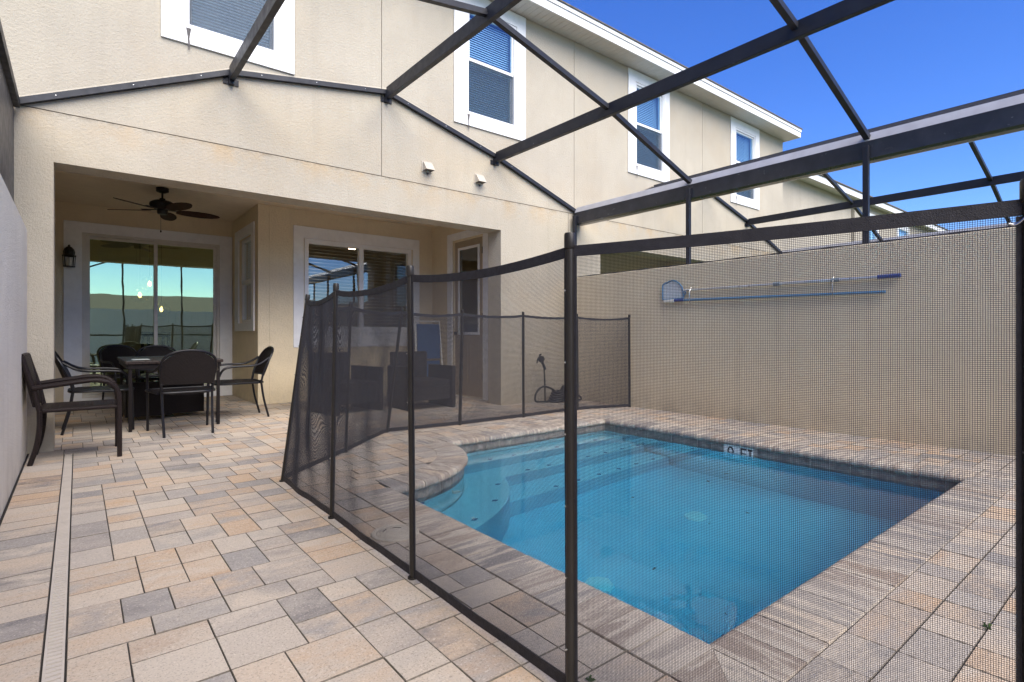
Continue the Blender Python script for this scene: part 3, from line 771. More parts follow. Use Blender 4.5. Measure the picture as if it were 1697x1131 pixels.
m = MB(); m.box(-8,12.88,15.8,16.0,-0.05,5.5); m.build('rear_wall', STUC, house)

# sliding glass door at the back of the porch
m = MB(); a,b,c,d = -0.145,1.955,0.0,2.55
m.grid_wall([a,b],[c,d],[(0.055,1.775,0.085,2.405)],fY,SY-0.022,SY-0.001); sd_ = m.build('sliding_door', WHITE, house, bevel=0.003)
m = MB(); m.grid_wall([0.057,1.773],[0.087,2.403],[(0.095,1.735,0.125,2.368)],fY,SY-0.012,SY+0.11); m.build('frame', ALMOND, sd_)
def leaf(x0,x1,y0,gm,name='door_leaf'):
    m = MB(); m.grid_wall([x0,x1],[0.127,2.366],[(x0+0.045,x1-0.045,0.20,2.33)],fY,y0,y0+0.03); m.build(name, ALMOND, sd_)
    m = MB(); m.box(x0+0.045,x1-0.045,y0+0.013,y0+0.018,0.20,2.33); m.build('pane', gm, sd_)
leaf(0.097,0.945,SY+0.045,GLASS_DOOR); leaf(0.90,1.733,SY+0.005,GLASS_DOOR)
m = MB(); m.bar((1.70,SY-0.006,1.02),(1.70,SY-0.006,1.24),0.02,0.02); m.build('handle', ALMOND, sd_)
# narrow window in the side of the recess
m = MB(); m.grid_wall([8.27,9.44],[1.03,2.58],[RWH],fX,RX-0.021,RX-0.0005); rw = m.build('window', WHITE, house, bevel=0.003)
m = MB(); a,b,c,d = RWH; m.grid_wall([a+0.002,b-0.002],[c+0.002,d-0.002],[(a+0.05,b-0.05,c+0.05,1.74),(a+0.05,b-0.05,1.80,d-0.05)],fX,RX+0.03,RX+0.09); m.build('frame', VINYL, rw)
m = MB(); m.box(RX+0.058,RX+0.062,a+0.05,b-0.05,c+0.05,1.74); m.build('pane', GLASS_WIN, rw)
m = MB(); m.box(RX+0.058,RX+0.062,a+0.05,b-0.05,1.80,d-0.05); m.build('pane', GLASS_WIN, rw)
m = MB()
for i in range(22): m.box(RX+0.1,RX+0.104,a+0.02,b-0.02,1.76+i*0.03,1.76+i*0.03+0.022)
m.build('blind', BLIND, rw)
# wide porch window
m = MB(); m.grid_wall([2.44,4.49],[0.79,2.56],[(2.585,4.37,1.035,2.39)],fY,BY-0.022,BY-0.001); pw = m.build('window', WHITE, house, bevel=0.003)
m = MB(); m.grid_wall([2.602,4.348],[1.037,2.388],[(2.66,3.44,1.10,2.32),(3.51,4.29,1.10,2.32)],fY,BY-0.006,BY+0.08); m.build('frame', VINYL, pw)
m = MB(); m.box(2.66,3.44,BY+0.03,BY+0.035,1.10,2.32); m.build('pane', GLASS_WIN, pw)
m = MB(); m.box(3.51,4.29,BY+0.045,BY+0.05,1.10,2.32); m.build('pane', GLASS_WIN, pw)
m = MB()
for i in range(25):
    z = 1.10+i*0.05; m.add([(2.62,BY+0.088,z),(4.33,BY+0.088,z),(4.33,BY+0.13,z+0.016),(2.62,BY+0.13,z+0.016),(2.62,BY+0.088,z+0.003),(4.33,BY+0.088,z+0.003),(4.33,BY+0.13,z+0.019),(2.62,BY+0.13,z+0.019)],[(0,1,2,3),(4,7,6,5),(0,4,5,1),(1,5,6,2),(2,6,7,3),(3,7,4,0)])
m.build('blind', BLIND_D, pw)
m = MB(); m.box(2.56,4.39,BY-0.05,BY-0.0225,1.005,1.033); m.build('sill', WHITE, pw, bevel=0.004)
# side door with glass
m = MB(); m.grid_wall([6.46,7.60],[0.0,2.60],[(6.60,7.46,0.004,2.49)],fX,DXW-0.021,DXW-0.0005); dr = m.build('entry_door', WHITE, house, bevel=0.003)
m = MB(); m.grid_wall([6.642,7.418],[0.022,2.458],[(6.76,7.30,1.0,2.33)],fX,DXW+0.02,DXW+0.065); m.build('door_slab', DOORP, dr)
m = MB(); m.grid_wall([6.735,7.325],[0.975,2.355],[(6.775,7.285,1.015,2.315)],fX,DXW+0.008,DXW+0.0195); m.build('glass_frame', VINYL, dr)
m = MB(); m.box(DXW+0.035,DXW+0.04,6.76,7.30,1.0,2.33); m.build('pane', GLASS_WIN, dr)
for (p,q) in ((6.76,7.0),(7.06,7.30)):
    m = MB(); m.grid_wall([p,q],[0.2,0.86],[(p+0.03,q-0.03,0.23,0.83)],fX,DXW+0.012,DXW+0.0198); m.build('door_moulding', DOORP, dr)
for z in (0.3,1.2,2.2):
    m = MB(); m.box(DXW+0.0,DXW+0.0195,6.632,6.655,z,z+0.1); m.build('hinge', FANM, dr)
m = MB(); m.lathe([(0.0,-0.05),(0.028,-0.045),(0.03,-0.02),(0.012,-0.012),(0.012,0.0)],(DXW+0.019,7.36,1.0),14,'x'); m.build('handle', FANM, dr)
# exhaust vents on the wall
for x, z in ((3.404,3.06),(4.195,3.05)):
    m = MB(); s_ = 0.06; m.box(x-s_-0.012,x+s_+0.012,YW-0.008,YW-0.001,z-s_,z+s_+0.012)
    m.add([(x-s_,YW-0.0085,z+s_),(x+s_,YW-0.0085,z+s_),(x+s_,YW-0.035,z+s_-0.01),(x-s_,YW-0.035,z+s_-0.01),(x-s_,YW-0.0085,z-s_+0.012),(x+s_,YW-0.0085,z-s_+0.012),(x+s_,YW-0.105,z-s_+0.012),(x-s_,YW-0.105,z-s_+0.012)],
        [(0,3,2,1),(3,7,6,2),(0,4,7,3),(1,2,6,5),(0,1,5,4)])
    v = m.build('exhaust_vent', VENTM, house)
    m = MB(); m.box(x-s_+0.008,x+s_-0.008,YW-0.095,YW-0.01,z-s_+0.013,z-s_+0.02); m.build('flap', RUST, v)
    m = MB(); m.prism([(x-0.01,z-s_-0.003),(x+0.03,z-s_-0.003),(x+0.022,z-s_-0.022),(x+0.008,z-s_-0.035),(x,z-s_-0.02)],YW-0.0022,YW-0.0008,fY); m.build('grime_stain', RUST, v)

# ------------------------------------------------------------------ privacy walls
m = MB(); m.grid_wall([-2.6,YW-0.002],[-0.08,HW],[],fX,XL,XL-0.17); tag(m.build('privacy_wall', STUC_L, bevel=0.012), 'pale plastered privacy wall along the left edge of the patio', 'wall')
m = MB(); m.grid_wall([-2.6,YW-0.002],[-0.08,HW],[],fX,XR,XR+0.17); tag(m.build('privacy_wall', STUC_R, bevel=0.012), 'tan privacy wall beyond the pool with pool tools hung on it', 'wall')
m = MB(); m.grid_wall([-2.6,YW-0.002],[-0.08,HW],[],fX,XR+UN,XR+UN+0.17); tag(m.build('privacy_wall', STUC_R, bevel=0.012), "tan privacy wall at the far side of the neighbour's yard", 'wall')

# ------------------------------------------------------------------ pool enclosures
prof = [(-0.403,2.845),(1.19,3.565),(2.855,3.835),(4.46,3.41),(6.055,2.86)]
YR = -2.5
def enclosure(x0, main):
    t = thing('pool_enclosure', 'dark bronze pool enclosure frame with screen roof above this patio' if main else "dark enclosure frame over the neighbour's yard beyond the tan wall", 'pool enclosure', (x0+2.83, 2.0, 0), group=None)
    pr = [(x0+x, z) for x, z in prof]
    for i in range(4):       # channel fixed on the house wall
        (xa,za),(xb,zb) = pr[i], pr[i+1]
        m = MB(); m.bar((xa,YW-0.026,za),(xb,YW-0.026,zb),0.05,0.05,(0,1,0)); ch = m.build('wall_channel', ALU, t)
        L = math.hypot(xb-xa, zb-za)
        for k in range(3):
            m = MB(); f = (k+0.5)/3; m.lathe([(0.0,-0.003),(0.004,-0.002),(0.0048,0.0)],(xa+(xb-xa)*f,YW-0.052,za+(zb-za)*f),8,'y'); m.build('screw', STEEL, ch)
    for i in (1,2,3):
        x, z = pr[i]
        m = MB(); m.box(x-0.025,x+0.025,YR,YW-0.06,z-0.085,z+0.045); m.build('beam', ALU, t, bevel=0.004)
        m = MB(); m.box(x-0.026,x+0.026,YR,YW-0.075,z-0.088,z-0.0855); m.build('beam_lip', ALU, t)
        m = MB(); m.box(x-0.07,x-0.026,YW-0.012,YW-0.0005,z-0.115,z-0.055); m.box(x+0.026,x+0.07,YW-0.012,YW-0.0005,z-0.115,z-0.055); m.box(x-0.0255,x+0.0255,YW-0.059,YW-0.0008,z-0.12,z-0.03); m.build('bracket', ALU, t)
    for y in (3.90, 1.95, 0.0, YR+0.05):
        for i in range(4):
            (xa,za),(xb,zb) = pr[i], pr[i+1]; d = Vector((xb-xa,0,zb-za)).normalized()
            a = Vector((xa,y,za-0.005))+d*(0.027 if i else 0.03); b = Vector((xb,y,zb-0.005))-d*(0.027 if i < 3 else 0.06)
            m = MB(); m.bar(a,b,0.05,0.05); m.build('purlin', ALU, t)
    for i in range(4):       # roof screen bays
        (xa,za),(xb,zb) = pr[i], pr[i+1]
        m = MB(); m.add([(xa,YR,za+0.047),(xb,YR,zb+0.047),(xb,YW-0.03,zb+0.047),(xa,YW-0.03,za+0.047)],[(0,1,2,3)]); m.build('roof_screen', SCREEN, t)
    # gutter beam on the right side with a sloped upper face
    g0 = x0+5.95
    poly = [(g0,2.672),(g0,2.842),(g0+0.20,2.842),(g0+0.20,2.672),(g0+0.145,2.660),(g0+0.055,2.660)]
    m = MB(); m.prism(poly,YR,YW-0.055,lambda u,v,d:(u,d,v)); gt_ = m.build('gutter', ALU_G, t)
    m = MB(); m.prism([(g0+0.002,2.843),(g0+0.052,2.928),(g0+0.072,2.938),(g0+0.13,2.928),(g0+0.198,2.843)],YR,YW-0.055,lambda u,v,d:(u,d,v)); m.build('gutter_cover', CHALK, gt_)
    for y in (YW-0.085,3.89,1.945,0.0,YR+0.03):
        m = MB(); m.box(g0-0.047,g0-0.001,y-0.025,y+0.025,HW+0.002,2.79); m.build('post', ALU, t, bevel=0.003)
    m = MB(); m.box(g0+0.000,g0+0.045,YR+0.06,YW-0.115,HW+0.003,HW+0.022); m.build('base_channel', ALU, t)
    if main:
        m = MB(); m.box(-0.425,-0.36,YR,YW-0.055,2.80,2.87); m.build('side_beam', ALU, t)
        m = MB(); m.box(-0.412,-0.398,YR,YW-0.004,HW+0.002,2.798); m.build('privacy_panel', VINYLBLK, t)
        for y in (3.9,1.95,0.0): 
            m = MB(); m.box(-0.43,-0.3975,y-0.02,y+0.02,HW+0.003,2.797); m.build('post', ALU, t)
        m = MB()
        for k in range(60):
            y = YW-0.02-k*0.018; h = random.uniform(0.0,0.02)
            m.box(-0.40-0.02*random.random(),-0.375+h*0.4,y-0.011,y+0.007,2.872,2.885+h)
        m.build('foam_seal', RUBBER, t)
    # rear screen wall
    for x in (x0-0.38,x0+1.19,x0+2.855,x0+4.46,x0+5.9):
        zz = np.interp(x, [p[0] for p in pr], [p[1] for p in pr])
        m = MB(); m.box(x-0.025,x+0.025,YR-0.08,YR-0.03,-0.02,zz-0.05); m.build('post', ALU, t)
    m = MB(); m.box(x0-0.35,x0+5.87,YR-0.078,YR-0.032,0.95,1.0); m.build('rail', ALU, t)
    m = MB(); m.add([(x0-0.38,YR-0.055,0.05),(x0+5.9,YR-0.055,0.05)]+[(x,YR-0.055,z) for x,z in pr[::-1]],[tuple(range(7))]); m.build('wall_screen', SCREEN, t)
enclosure(0.0, True); enclosure(UN, False)

# ------------------------------------------------------------------ pool safety fence
fence = thing('pool_fence', 'black mesh pool safety fence on slim poles around the pool', 'pool fence', (1.05, 2.0, 0))
FP = [((1.305,0.173),(0.0,0.0)),((1.041,1.045),(-0.004,0.0)),((1.044,1.935),(-0.012,0.0)),((1.054,2.841),(0.022,0.0)),((1.063,3.761),(0.16,-0.02)),
      ((1.734,4.362),(0.035,-0.02)),((2.408,4.999),(0.11,-0.11)),((3.219,4.915),(0.024,-0.015)),((4.109,4.91),(-0.005,0)),((5.047,4.945),(-0.01,0)),((5.82,4.72),(-0.012,0.0))]
HT = 1.21
posts = []
for (x,y),(lx,ly) in FP:
    b = Vector((x,y,0.0)); t = Vector((x+lx,y+ly,HT+0.035)); posts.append((b,t)); d = t-b
    m = MB(); m.tube([b,b+d*0.965],0.0125,14); p = m.build('pole', POSTM, fence, smooth=True)
    m = MB(); m.tube([b+d*0.966,b+d*0.97,b+d*0.996,t],[0.0135,0.0155,0.0155,0.0135],14); m.build('pole_cap', POSTM, p, smooth=True)
    m = MB(); m.tube([b+Vector((0,0,0.001)),b+Vector((0,0,0.008))],0.020,14); m.build('deck_sleeve', POSTM, p)
    for k in range(6):
        m = MB(); c = b+d*(0.10+0.155*k); w = Vector((-0.78,0.6255,0)); w2 = Vector((-0.6255,-0.78,0)); m.tube([c+w*0.0105+w2*0.006,c+w*0.0145+w2*0.009],0.0028,6); m.build('screw', STEEL, p)
def add_np(name, V, F, mat_, parent):
    me = bpy.data.meshes.new(name); off = np.array(wloc(parent)); V = V-off
    me.vertices.add(len(V)); me.vertices.foreach_set('co', V.astype(np.float32).ravel())
    me.loops.add(F.size); me.loops.foreach_set('vertex_index', F.astype(np.int32).ravel())
    me.polygons.add(len(F)); me.polygons.foreach_set('loop_start', np.arange(0,F.size,4,dtype=np.int32)); 
    try: me.polygons.foreach_set('loop_total', np.full(len(F),4,np.int32))
    except Exception: pass
    me.update(calc_edges=True); me.validate(); me.materials.append(mat_)
    o = bpy.data.objects.new(name, me); COL.objects.link(o); o.parent = parent; return o
def bay(i, wrinkle, sag):
    (b0,t0),(b1,t1) = posts[i], posts[i+1]
    b0,t0,b1,t1 = [np.array(v) for v in (b0,t0,b1,t1)]
    e = b1-b0; L = np.linalg.norm(e); eh = e/L; nrm = np.array([-eh[1],eh[0],0.0])
    ph = random.uniform(0,6)
    def S(s, h):       # s in 0..1 along, h height in m
        s = np.asarray(s); h = np.asarray(h); k = h/(HT+0.035)
        dip = sag*4*s*(1-s)*np.clip(h/HT,0,1)
        B = b0+(b1-b0)*s[...,None]; T = t0+(t1-t0)*s[...,None]
        P = B+(T-B)*k[...,None]; P[...,2] -= dip*0.9
        r = wrinkle*np.sin(np.pi*s)**0.5*(np.sin(9*s+4.5*h+ph)*0.6+np.sin(17*s-7*h+ph*2)*0.4)*(0.35+0.65*np.sin(np.pi*np.clip(h/HT,0,1)))
        r = r+0.03*wrinkle/0.02*0.3*np.sin(np.pi*s)
        return P+nrm*r[...,None]
    pitch, rad = 0.0036, 0.00043
    s_lo, s_hi = 0.014/L, 1-0.014/L
    def threads(Pc, side, n2):     # Pc: (n,m,3) centre lines, diamond section
        n_, m_ = Pc.shape[:2]
        offs = np.stack([side*rad, n2*rad, -side*rad, -n2*rad])            # (4,3)
        V = (Pc[:,:,None,:]+offs[None,None]).reshape(-1,3)
        idx = np.arange(n_*m_*4).reshape(n_,m_,4); F = []
        for k in range(4):
            l = (k+1)%4; F.append(np.stack([idx[:,:-1,k],idx[:,:-1,l],idx[:,1:,l],idx[:,1:,k]],-1).reshape(-1,4))
        return V, np.concatenate(F)
    nv = int((L-0.028)/pitch); nh = int((HT-0.07)/pitch)
    sv = np.linspace(s_lo, s_hi, nv); hv = np.linspace(0.03, HT-0.025, 11)
    V1,F1 = threads(S(*np.meshgrid(sv,hv,indexing='ij')), eh, nrm)
    hh = np.linspace(0.03, HT-0.025, nh); shh = np.linspace(s_lo, s_hi, 13)
    G = np.meshgrid(hh,shh,indexing='ij')
    V2,F2 = threads(S(G[1],G[0]), np.array([0,0,1.0]), nrm)
    o = add_np('mesh_panel', np.concatenate([V1,V2]), np.concatenate([F1,F2+len(V1)]), NET, fence); o['kind'] = 'stuff'
    # webbing: top band, bottom band, side strips
    def band(name, h0, h1, th):
        ss = np.linspace(s_lo-0.008/L, s_hi+0.008/L, 13)
        A = S(ss, np.full_like(ss,h0)); B = S(ss, np.full_like(ss,h1)); m = MB(); vs = []
        for a, b in zip(A,B):
            for q, sg in ((a,-1),(b,-1),(b,1),(a,1)): vs.append(tuple(q+nrm*th*sg))
        fs = [(4*j+k,4*j+(k+1)%4,4*j+4+(k+1)%4,4*j+4+k) for j in range(len(ss)-1) for k in range(4)]
        m.add(vs,fs); m.build(name, HEM, fence)
    band('top_binding', HT-0.029, HT, 0.0022); band('bottom_binding', 0.008, 0.042, 0.002)
    for s0, s1 in ((s_lo-0.004/L, s_lo+0.006/L),(s_hi-0.006/L, s_hi+0.004/L)):
        m = MB(); hv2 = np.linspace(0.043, HT-0.030, 9)
        A = S(np.full_like(hv2,s0),hv2); B = S(np.full_like(hv2,s1),hv2); vs = []
        for a, b in zip(A,B):
            for q, sg in ((a,-1),(b,-1),(b,1),(a,1)): vs.append(tuple(q+nrm*0.0018*sg))
        m.add(vs,[(4*j+k,4*j+(k+1)%4,4*j+4+(k+1)%4,4*j+4+k) for j in range(8) for k in range(4)])
        m.build('side_binding', HEM, fence)
for i in range(10):
    bay(i, (0.002,0.006,0.009,0.018,0.014,0.012,0.006,0.006,0.006,0.006)[i], (0.004,0.028,0.032,0.035,0.03,0.03,0.03,0.025,0.02,0.025)[i])
# latch hook on the end pole
m = MB(); c = Vector((1.275,0.175,1.165))
c = Vector((1.296,0.182,1.165)); m.tube(cr([c+Vector((-0.008,0.018,0.002)),c+Vector((-0.006,0.008,0.0)),c+Vector((-0.004,-0.005,0.012)),c+Vector((0.004,-0.012,0.02)),c+Vector((0.004,-0.014,-0.004)),c+Vector((-0.004,-0.008,-0.012))],5),0.0024,8); m.build('latch', STEEL, fence, smooth=True)

# ------------------------------------------------------------------ porch: fan, lantern, lamps
fan = thing('ceiling_fan', 'dark bronze ceiling fan with five leaf shaped blades under the porch ceiling', 'ceiling fan', (0.83, 8.0, 2.78))
fc = (0.83,8.0,2.80)
m = MB(); m.lathe([(0.0,0.0),(0.07,0.0),(0.068,-0.045),(0.03,-0.062),(0.0,-0.062)],fc,24); m.build('canopy', FANM, fan, smooth=True)
m = MB(); m.tube([(0.83,8.0,2.74),(0.83,8.0,2.66)],0.012,10); m.build('downrod', FANM, fan)
m = MB(); m.lathe([(0.0,-0.13),(0.03,-0.13),(0.035,-0.15),(0.10,-0.165),(0.135,-0.19),(0.14,-0.215),(0.125,-0.245),(0.085,-0.265),(0.06,-0.27),(0.058,-0.31),(0.05,-0.325),(0.0,-0.33)],fc,32); m.build('motor', FANM, fan, smooth=True)
for k in range(5):
    a = R(72*k+2); d = Vector((math.cos(a),math.sin(a),0)); w = Vector((-d.y,d.x,0)); c = Vector((0.83,8.0,2.512))
    m = MB(); vs = []; prof_ = [(0.15,0.03),(0.19,0.055),(0.27,0.075),(0.38,0.083),(0.48,0.078),(0.56,0.06),(0.62,0.032),(0.645,0.006)]
    for r_, hw in prof_:
        for sg in (-1,1):
            for tz in (0.004,-0.004): vs.append(c+d*r_+w*hw*sg+Vector((0,0,tz-sg*hw*0.22+0.01)))
    fs = []
    for j in range(len(prof_)-1):
        q = 4*j; fs += [(q,q+2,q+6,q+4),(q+1,q+5,q+7,q+3),(q,q+4,q+5,q+1),(q+2,q+3,q+7,q+6)]
    fs += [(0,1,3,2),(28,30,31,29)]
    m.add(vs,fs); bl = m.build('blade', BLADE, fan)
    m = MB(); m.bar(c+d*0.07+Vector((0,0,0.02)),c+d*0.17+Vector((0,0,0.018)),0.03,0.008); m.bar(c+d*0.16+Vector((0,0,0.018)),c+d*0.24+Vector((0,0,0.018)),0.06,0.006); m.build('blade_iron', FANM, bl)
m = MB(); m.tube([(0.81,7.97,2.47),(0.81,7.97,2.27)],0.0018,5); m.lathe([(0,-0.03),(0.008,-0.025),(0.009,-0.01),(0.003,0.0)],(0.81,7.97,2.27),10); m.build('pull_chain', FANM, fan)

lan = thing('wall_lantern', 'small black wall lantern left of the sliding door', 'lantern', (-0.095,9.655,1.95))
lx_, ly_ = -0.085, 9.58
m = MB(); m.box(lx_-0.05,lx_+0.05,9.66,9.679,1.93,2.12); m.bar((lx_,9.66,2.09),(lx_,ly_,2.12),0.02,0.02); m.build('backplate', FANM, lan)
m = MB(); m.lathe([(0.075,0.0),(0.078,0.012),(0.062,0.03),(0.066,0.06),(0.055,0.10),(0.03,0.13),(0.012,0.14),(0.014,0.155),(0.0,0.165)],(lx_,ly_,2.045),8); m.build('roof_cap', FANM, lan)
m = MB()
for k in range(8):
    a = 2*math.pi*k/8; m.bar((lx_+0.06*math.cos(a),ly_+0.06*math.sin(a),1.91),(lx_+0.068*math.cos(a),ly_+0.068*math.sin(a),2.05),0.008,0.008)
m.lathe([(0.0,0.0),(0.066,0.0),(0.068,0.012),(0.0,0.012)],(lx_,ly_,1.90),8); m.build('cage', FANM, lan)
m = MB(); m.lathe([(0.0,0.0),(0.02,0.0),(0.032,0.05),(0.03,0.09),(0.012,0.12),(0,0.125)],(lx_,ly_,1.915),14); m.build('bulb', WHITEP, lan, smooth=True)

for k, (x,y,z) in enumerate(((0.95,10.9,1.83),(0.80,10.7,1.62),(1.10,10.75,1.40))):
    pl = thing('pendant_lamp', ('highest','middle','lowest')[k]+' glass globe pendant lamp glowing behind the sliding door', 'pendant lamp', (x,y,z), group='glass globe pendants')
    m = MB(); m.lathe([(0.13*math.sin(a),-0.13*math.cos(a)) for a in np.linspace(0.02,math.pi-0.02,16)],(x,y,z),24); m.build('globe', GLOBE, pl, smooth=True)
    m = MB(); m.tube([(x,y,2.62),(x,y,z+0.08)],0.004,6); m.lathe([(0.0,0.1),(0.022,0.1),(0.022,0.05),(0.0,0.05)],(x,y,z+0.02),12); m.build('cord', FANM, pl)
    m = MB(); m.lathe([(0.0,0.05),(0.012,0.04),(0.026,0.0),(0.02,-0.03),(0.0,-0.045)],(x,y,z),12); m.build('bulb', BULB, pl, smooth=True)

# ------------------------------------------------------------------ patio furniture
def round_chair(label):
    t = thing('patio_chair', label, 'chair', group='black wicker dining chairs')
    tb = lambda name, pts, r=0.0125, n=6: (lambda m: (m.tube(pts, r, 8), m.build(name, FRAME, t, smooth=True)))(MB())
    for sx in (-1,1):
        tb('leg', cr([(sx*0.205,-0.29,0.0),(sx*0.21,-0.235,0.22),(sx*0.215,-0.205,0.42)],6))
        tb('armrest', cr([(sx*0.225,-0.285,0.70),(sx*0.26,-0.18,0.635),(sx*0.285,-0.08,0.615),(sx*0.285,0.10,0.61),(sx*0.28,0.20,0.585),(sx*0.275,0.25,0.50),(sx*0.272,0.262,0.40)],6))
        tb('leg', [(sx*0.272,0.262,0.40),(sx*0.27,0.268,0.2),(sx*0.268,0.272,0.0)])
    tb('back_frame', cr([(-0.215,-0.205,0.42),(-0.225,-0.235,0.55),(-0.235,-0.29,0.68),(-0.20,-0.335,0.765),(-0.11,-0.36,0.81),(0,-0.366,0.822),(0.11,-0.36,0.81),(0.20,-0.335,0.765),(0.235,-0.29,0.68),(0.225,-0.235,0.55),(0.215,-0.205,0.42)],5))
    tb('seat_rail', cr([(-0.215,-0.21,0.415),(0,-0.235,0.415),(0.215,-0.21,0.415),(0.265,0.0,0.415),(0.27,0.25,0.415),(0,0.275,0.415),(-0.27,0.25,0.415),(-0.265,0.0,0.415)],4,True))
    m = MB(); n = 12; vs = []; prf = [(-0.23,0.22),(-0.1,0.245),(0.05,0.258),(0.2,0.265),(0.26,0.25)]
    for y, hw in prf:
        for k in range(n+1): f = k/n*2-1; vs.append((hw*f,y,0.425-0.018*(1-f*f)))
    for y, hw in prf:
        for k in range(n+1): f = k/n*2-1; vs.append((hw*f,y,0.408-0.018*(1-f*f)))
    q = n+1; N = len(prf)*q; fs = []
    for j in range(len(prf)-1):
        for k in range(n): a = j*q+k; fs += [(a,a+1,a+1+q,a+q),(N+a,N+a+q,N+a+q+1,N+a+1)]
    for k in range(n): fs += [(k,N+k,N+k+1,k+1),((len(prf)-1)*q+k,(len(prf)-1)*q+k+1,N+(len(prf)-1)*q+k+1,N+(len(prf)-1)*q+k)]
    m.add(vs,fs); m.build('seat', WICK, t, smooth=True)
    m = MB(); vs = []; rows = 10
    for side in (0,1):
        for j in range(rows+1):
            g = j/rows; z = 0.50+g*0.315
            for k in range(n+1):
                f = k/n*2-1
                top = 0.815-0.105*abs(f)**2.6
                zz = 0.50+(top-0.50)*g
                y = -0.225-0.115*((zz-0.50)/0.32)**1.0-0.035*(1-f*f)*1.0
                hw = 0.222+0.010*math.sin(math.pi*g)
                vs.append((hw*f,y-(0.014 if side else 0),zz))
    N = (rows+1)*q; fs = []
    for j in range(rows):
        for k in range(n): a = j*q+k; fs += [(a,a+q,a+q+1,a+1),(N+a,N+a+1,N+a+q+1,N+a+q)]
    for k in range(n): fs += [(k,k+1,N+k+1,N+k),(rows*q+k,N+rows*q+k,N+rows*q+k+1,rows*q+k+1)]
    for j in range(rows): fs += [(j*q,N+j*q,N+(j+1)*q,(j+1)*q),(j*q+n,(j+1)*q+n,N+(j+1)*q+n,N+j*q+n)]
    m.add(vs,fs); m.build('backrest', WICK, t, smooth=True)
    m = MB(); m.tube([(-0.222,-0.232,0.50),(0,-0.262,0.50),(0.222,-0.232,0.50)],0.009,8); m.build('back_rail', FRAME, t, smooth=True)
    return t
c0 = round_chair('black wicker chair with its rounded back to us in front of the table'); c0.location = (0.835,6.33,0); c0.rotation_euler = (0,0,R(2))
dup(c0,(1.49,7.06,0),R(90),'black wicker chair right of the table turned towards it')
dup(c0,(0.175,7.03,0),R(-90),'black wicker chair beside the pillar behind the brown armchair')
dup(c0,(0.86,8.55,0),R(180),'black wicker chair at the far end of the table')
dup(c0,(0.56,9.10,0),R(200),'black wicker chair pushed against the sliding door behind the table')

table = thing('patio_table', 'dark wicker patio table with flat top under the ceiling fan', 'table', (0.81,7.28,0))
m = MB(); m.box(0.37,1.245,6.575,8.0,0.675,0.71); m.build('tabletop', TABTOP, table, bevel=0.01)
m = MB(); m.box(0.39,1.225,6.595,7.98,0.63,0.674); m.build('apron', WICK, table)
for x, y in ((0.415,6.62),(1.2,6.62),(0.415,7.95),(1.2,7.95)):
    m = MB(); m.box(x-0.015,x+0.015,y-0.015,y+0.015,0.0,0.629); m.build('leg', WICK, table)
m = MB(); m.box(0.42,0.86,7.38,7.42,0.05,0.44); m.box(0.86,1.2,7.46,7.50,0.05,0.44); m.box(0.42,0.46,7.421,7.9,0.05,0.44); m.box(1.16,1.2,7.501,7.9,0.05,0.44); m.build('pedestal', WICK, table)
m = MB(); m.box(0.45,0.60,6.85,7.07,0.7105,0.713); tag(m.build('place_mat', plain('paper', (0.55,0.58,0.55), 0.4)), 'pale flat sheet lying on the left end of the patio table', 'placemat')

arm = thing('armchair', 'brown wicker armchair with square back standing against the left wall', 'armchair', (0.03,5.60,0), R(-91))
def rtube(name, pts, r=0.017): m = MB(); m.tube(pts, r, 8); return m.build(name, WICK_B, None, smooth=True)
def apart(o): o.parent = arm; o.matrix_parent_inverse = Matrix.Identity(4); return o
for sx in (-1,1):
    apart(rtube('leg', cr([(sx*0.235,-0.30,0.0),(sx*0.235,-0.262,0.14),(sx*0.238,-0.245,0.28),(sx*0.24,-0.245,0.40)],5)))
    apart(rtube('leg', [(sx*0.25,0.24,0.0),(sx*0.25,0.24,0.25),(sx*0.25,0.238,0.47)]))
    apart(rtube('armrest', cr([(sx*0.255,-0.285,0.575),(sx*0.262,-0.10,0.60),(sx*0.262,0.06,0.618),(sx*0.26,0.15,0.605),(sx*0.255,0.205,0.565),(sx*0.252,0.232,0.51),(sx*0.25,0.238,0.45)],6), 0.019))
    apart(rtube('back_post', cr([(sx*0.24,-0.245,0.40),(sx*0.242,-0.275,0.55),(sx*0.245,-0.32,0.72),(sx*0.245,-0.345,0.815)],5)))
m = MB(); m.box(-0.245,0.245,-0.25,0.245,0.385,0.415); apart(m.build('seat', WICK_B, None, bevel=0.012))
m = MB(); m.add([(-0.228,-0.255,0.43),(0.228,-0.255,0.43),(0.228,-0.285,0.43),(-0.228,-0.285,0.43),(-0.235,-0.330,0.815),(0.235,-0.330,0.815),(0.235,-0.362,0.815),(-0.235,-0.362,0.815)],[(0,3,2,1),(4,5,6,7),(0,1,5,4),(1,2,6,5),(2,3,7,6),(3,0,4,7)])
apart(m.build('backrest', WICK_B, None, bevel=0.008))
apart(rtube('top_rail', [(-0.245,-0.346,0.815),(0.245,-0.346,0.815)]))

club = thing('lounge_chair', 'dark wicker lounge chair behind the mesh below the blue folding chair', 'armchair', (3.62,6.75,0))
def cpart(name, *boxes):
    m = MB()
    for b in boxes: m.box(*b)
    return m.build(name, WICK_HAZE, club, bevel=0.012)
cpart('base',(3.33,3.91,6.2,6.78,0.12,0.30)); cpart('seat',(3.34,3.90,6.19,6.78,0.302,0.38)); cpart('backrest',(3.35,3.89,6.785,6.87,0.12,0.74))
cpart('armrest',(3.28,3.337,6.16,6.8,0.0,0.56)); cpart('armrest',(3.913,3.97,6.16,6.8,0.0,0.56))
dup(club,(2.62,7.0,0),R(12),'dark wicker lounge chair behind the mesh under the wide porch window')

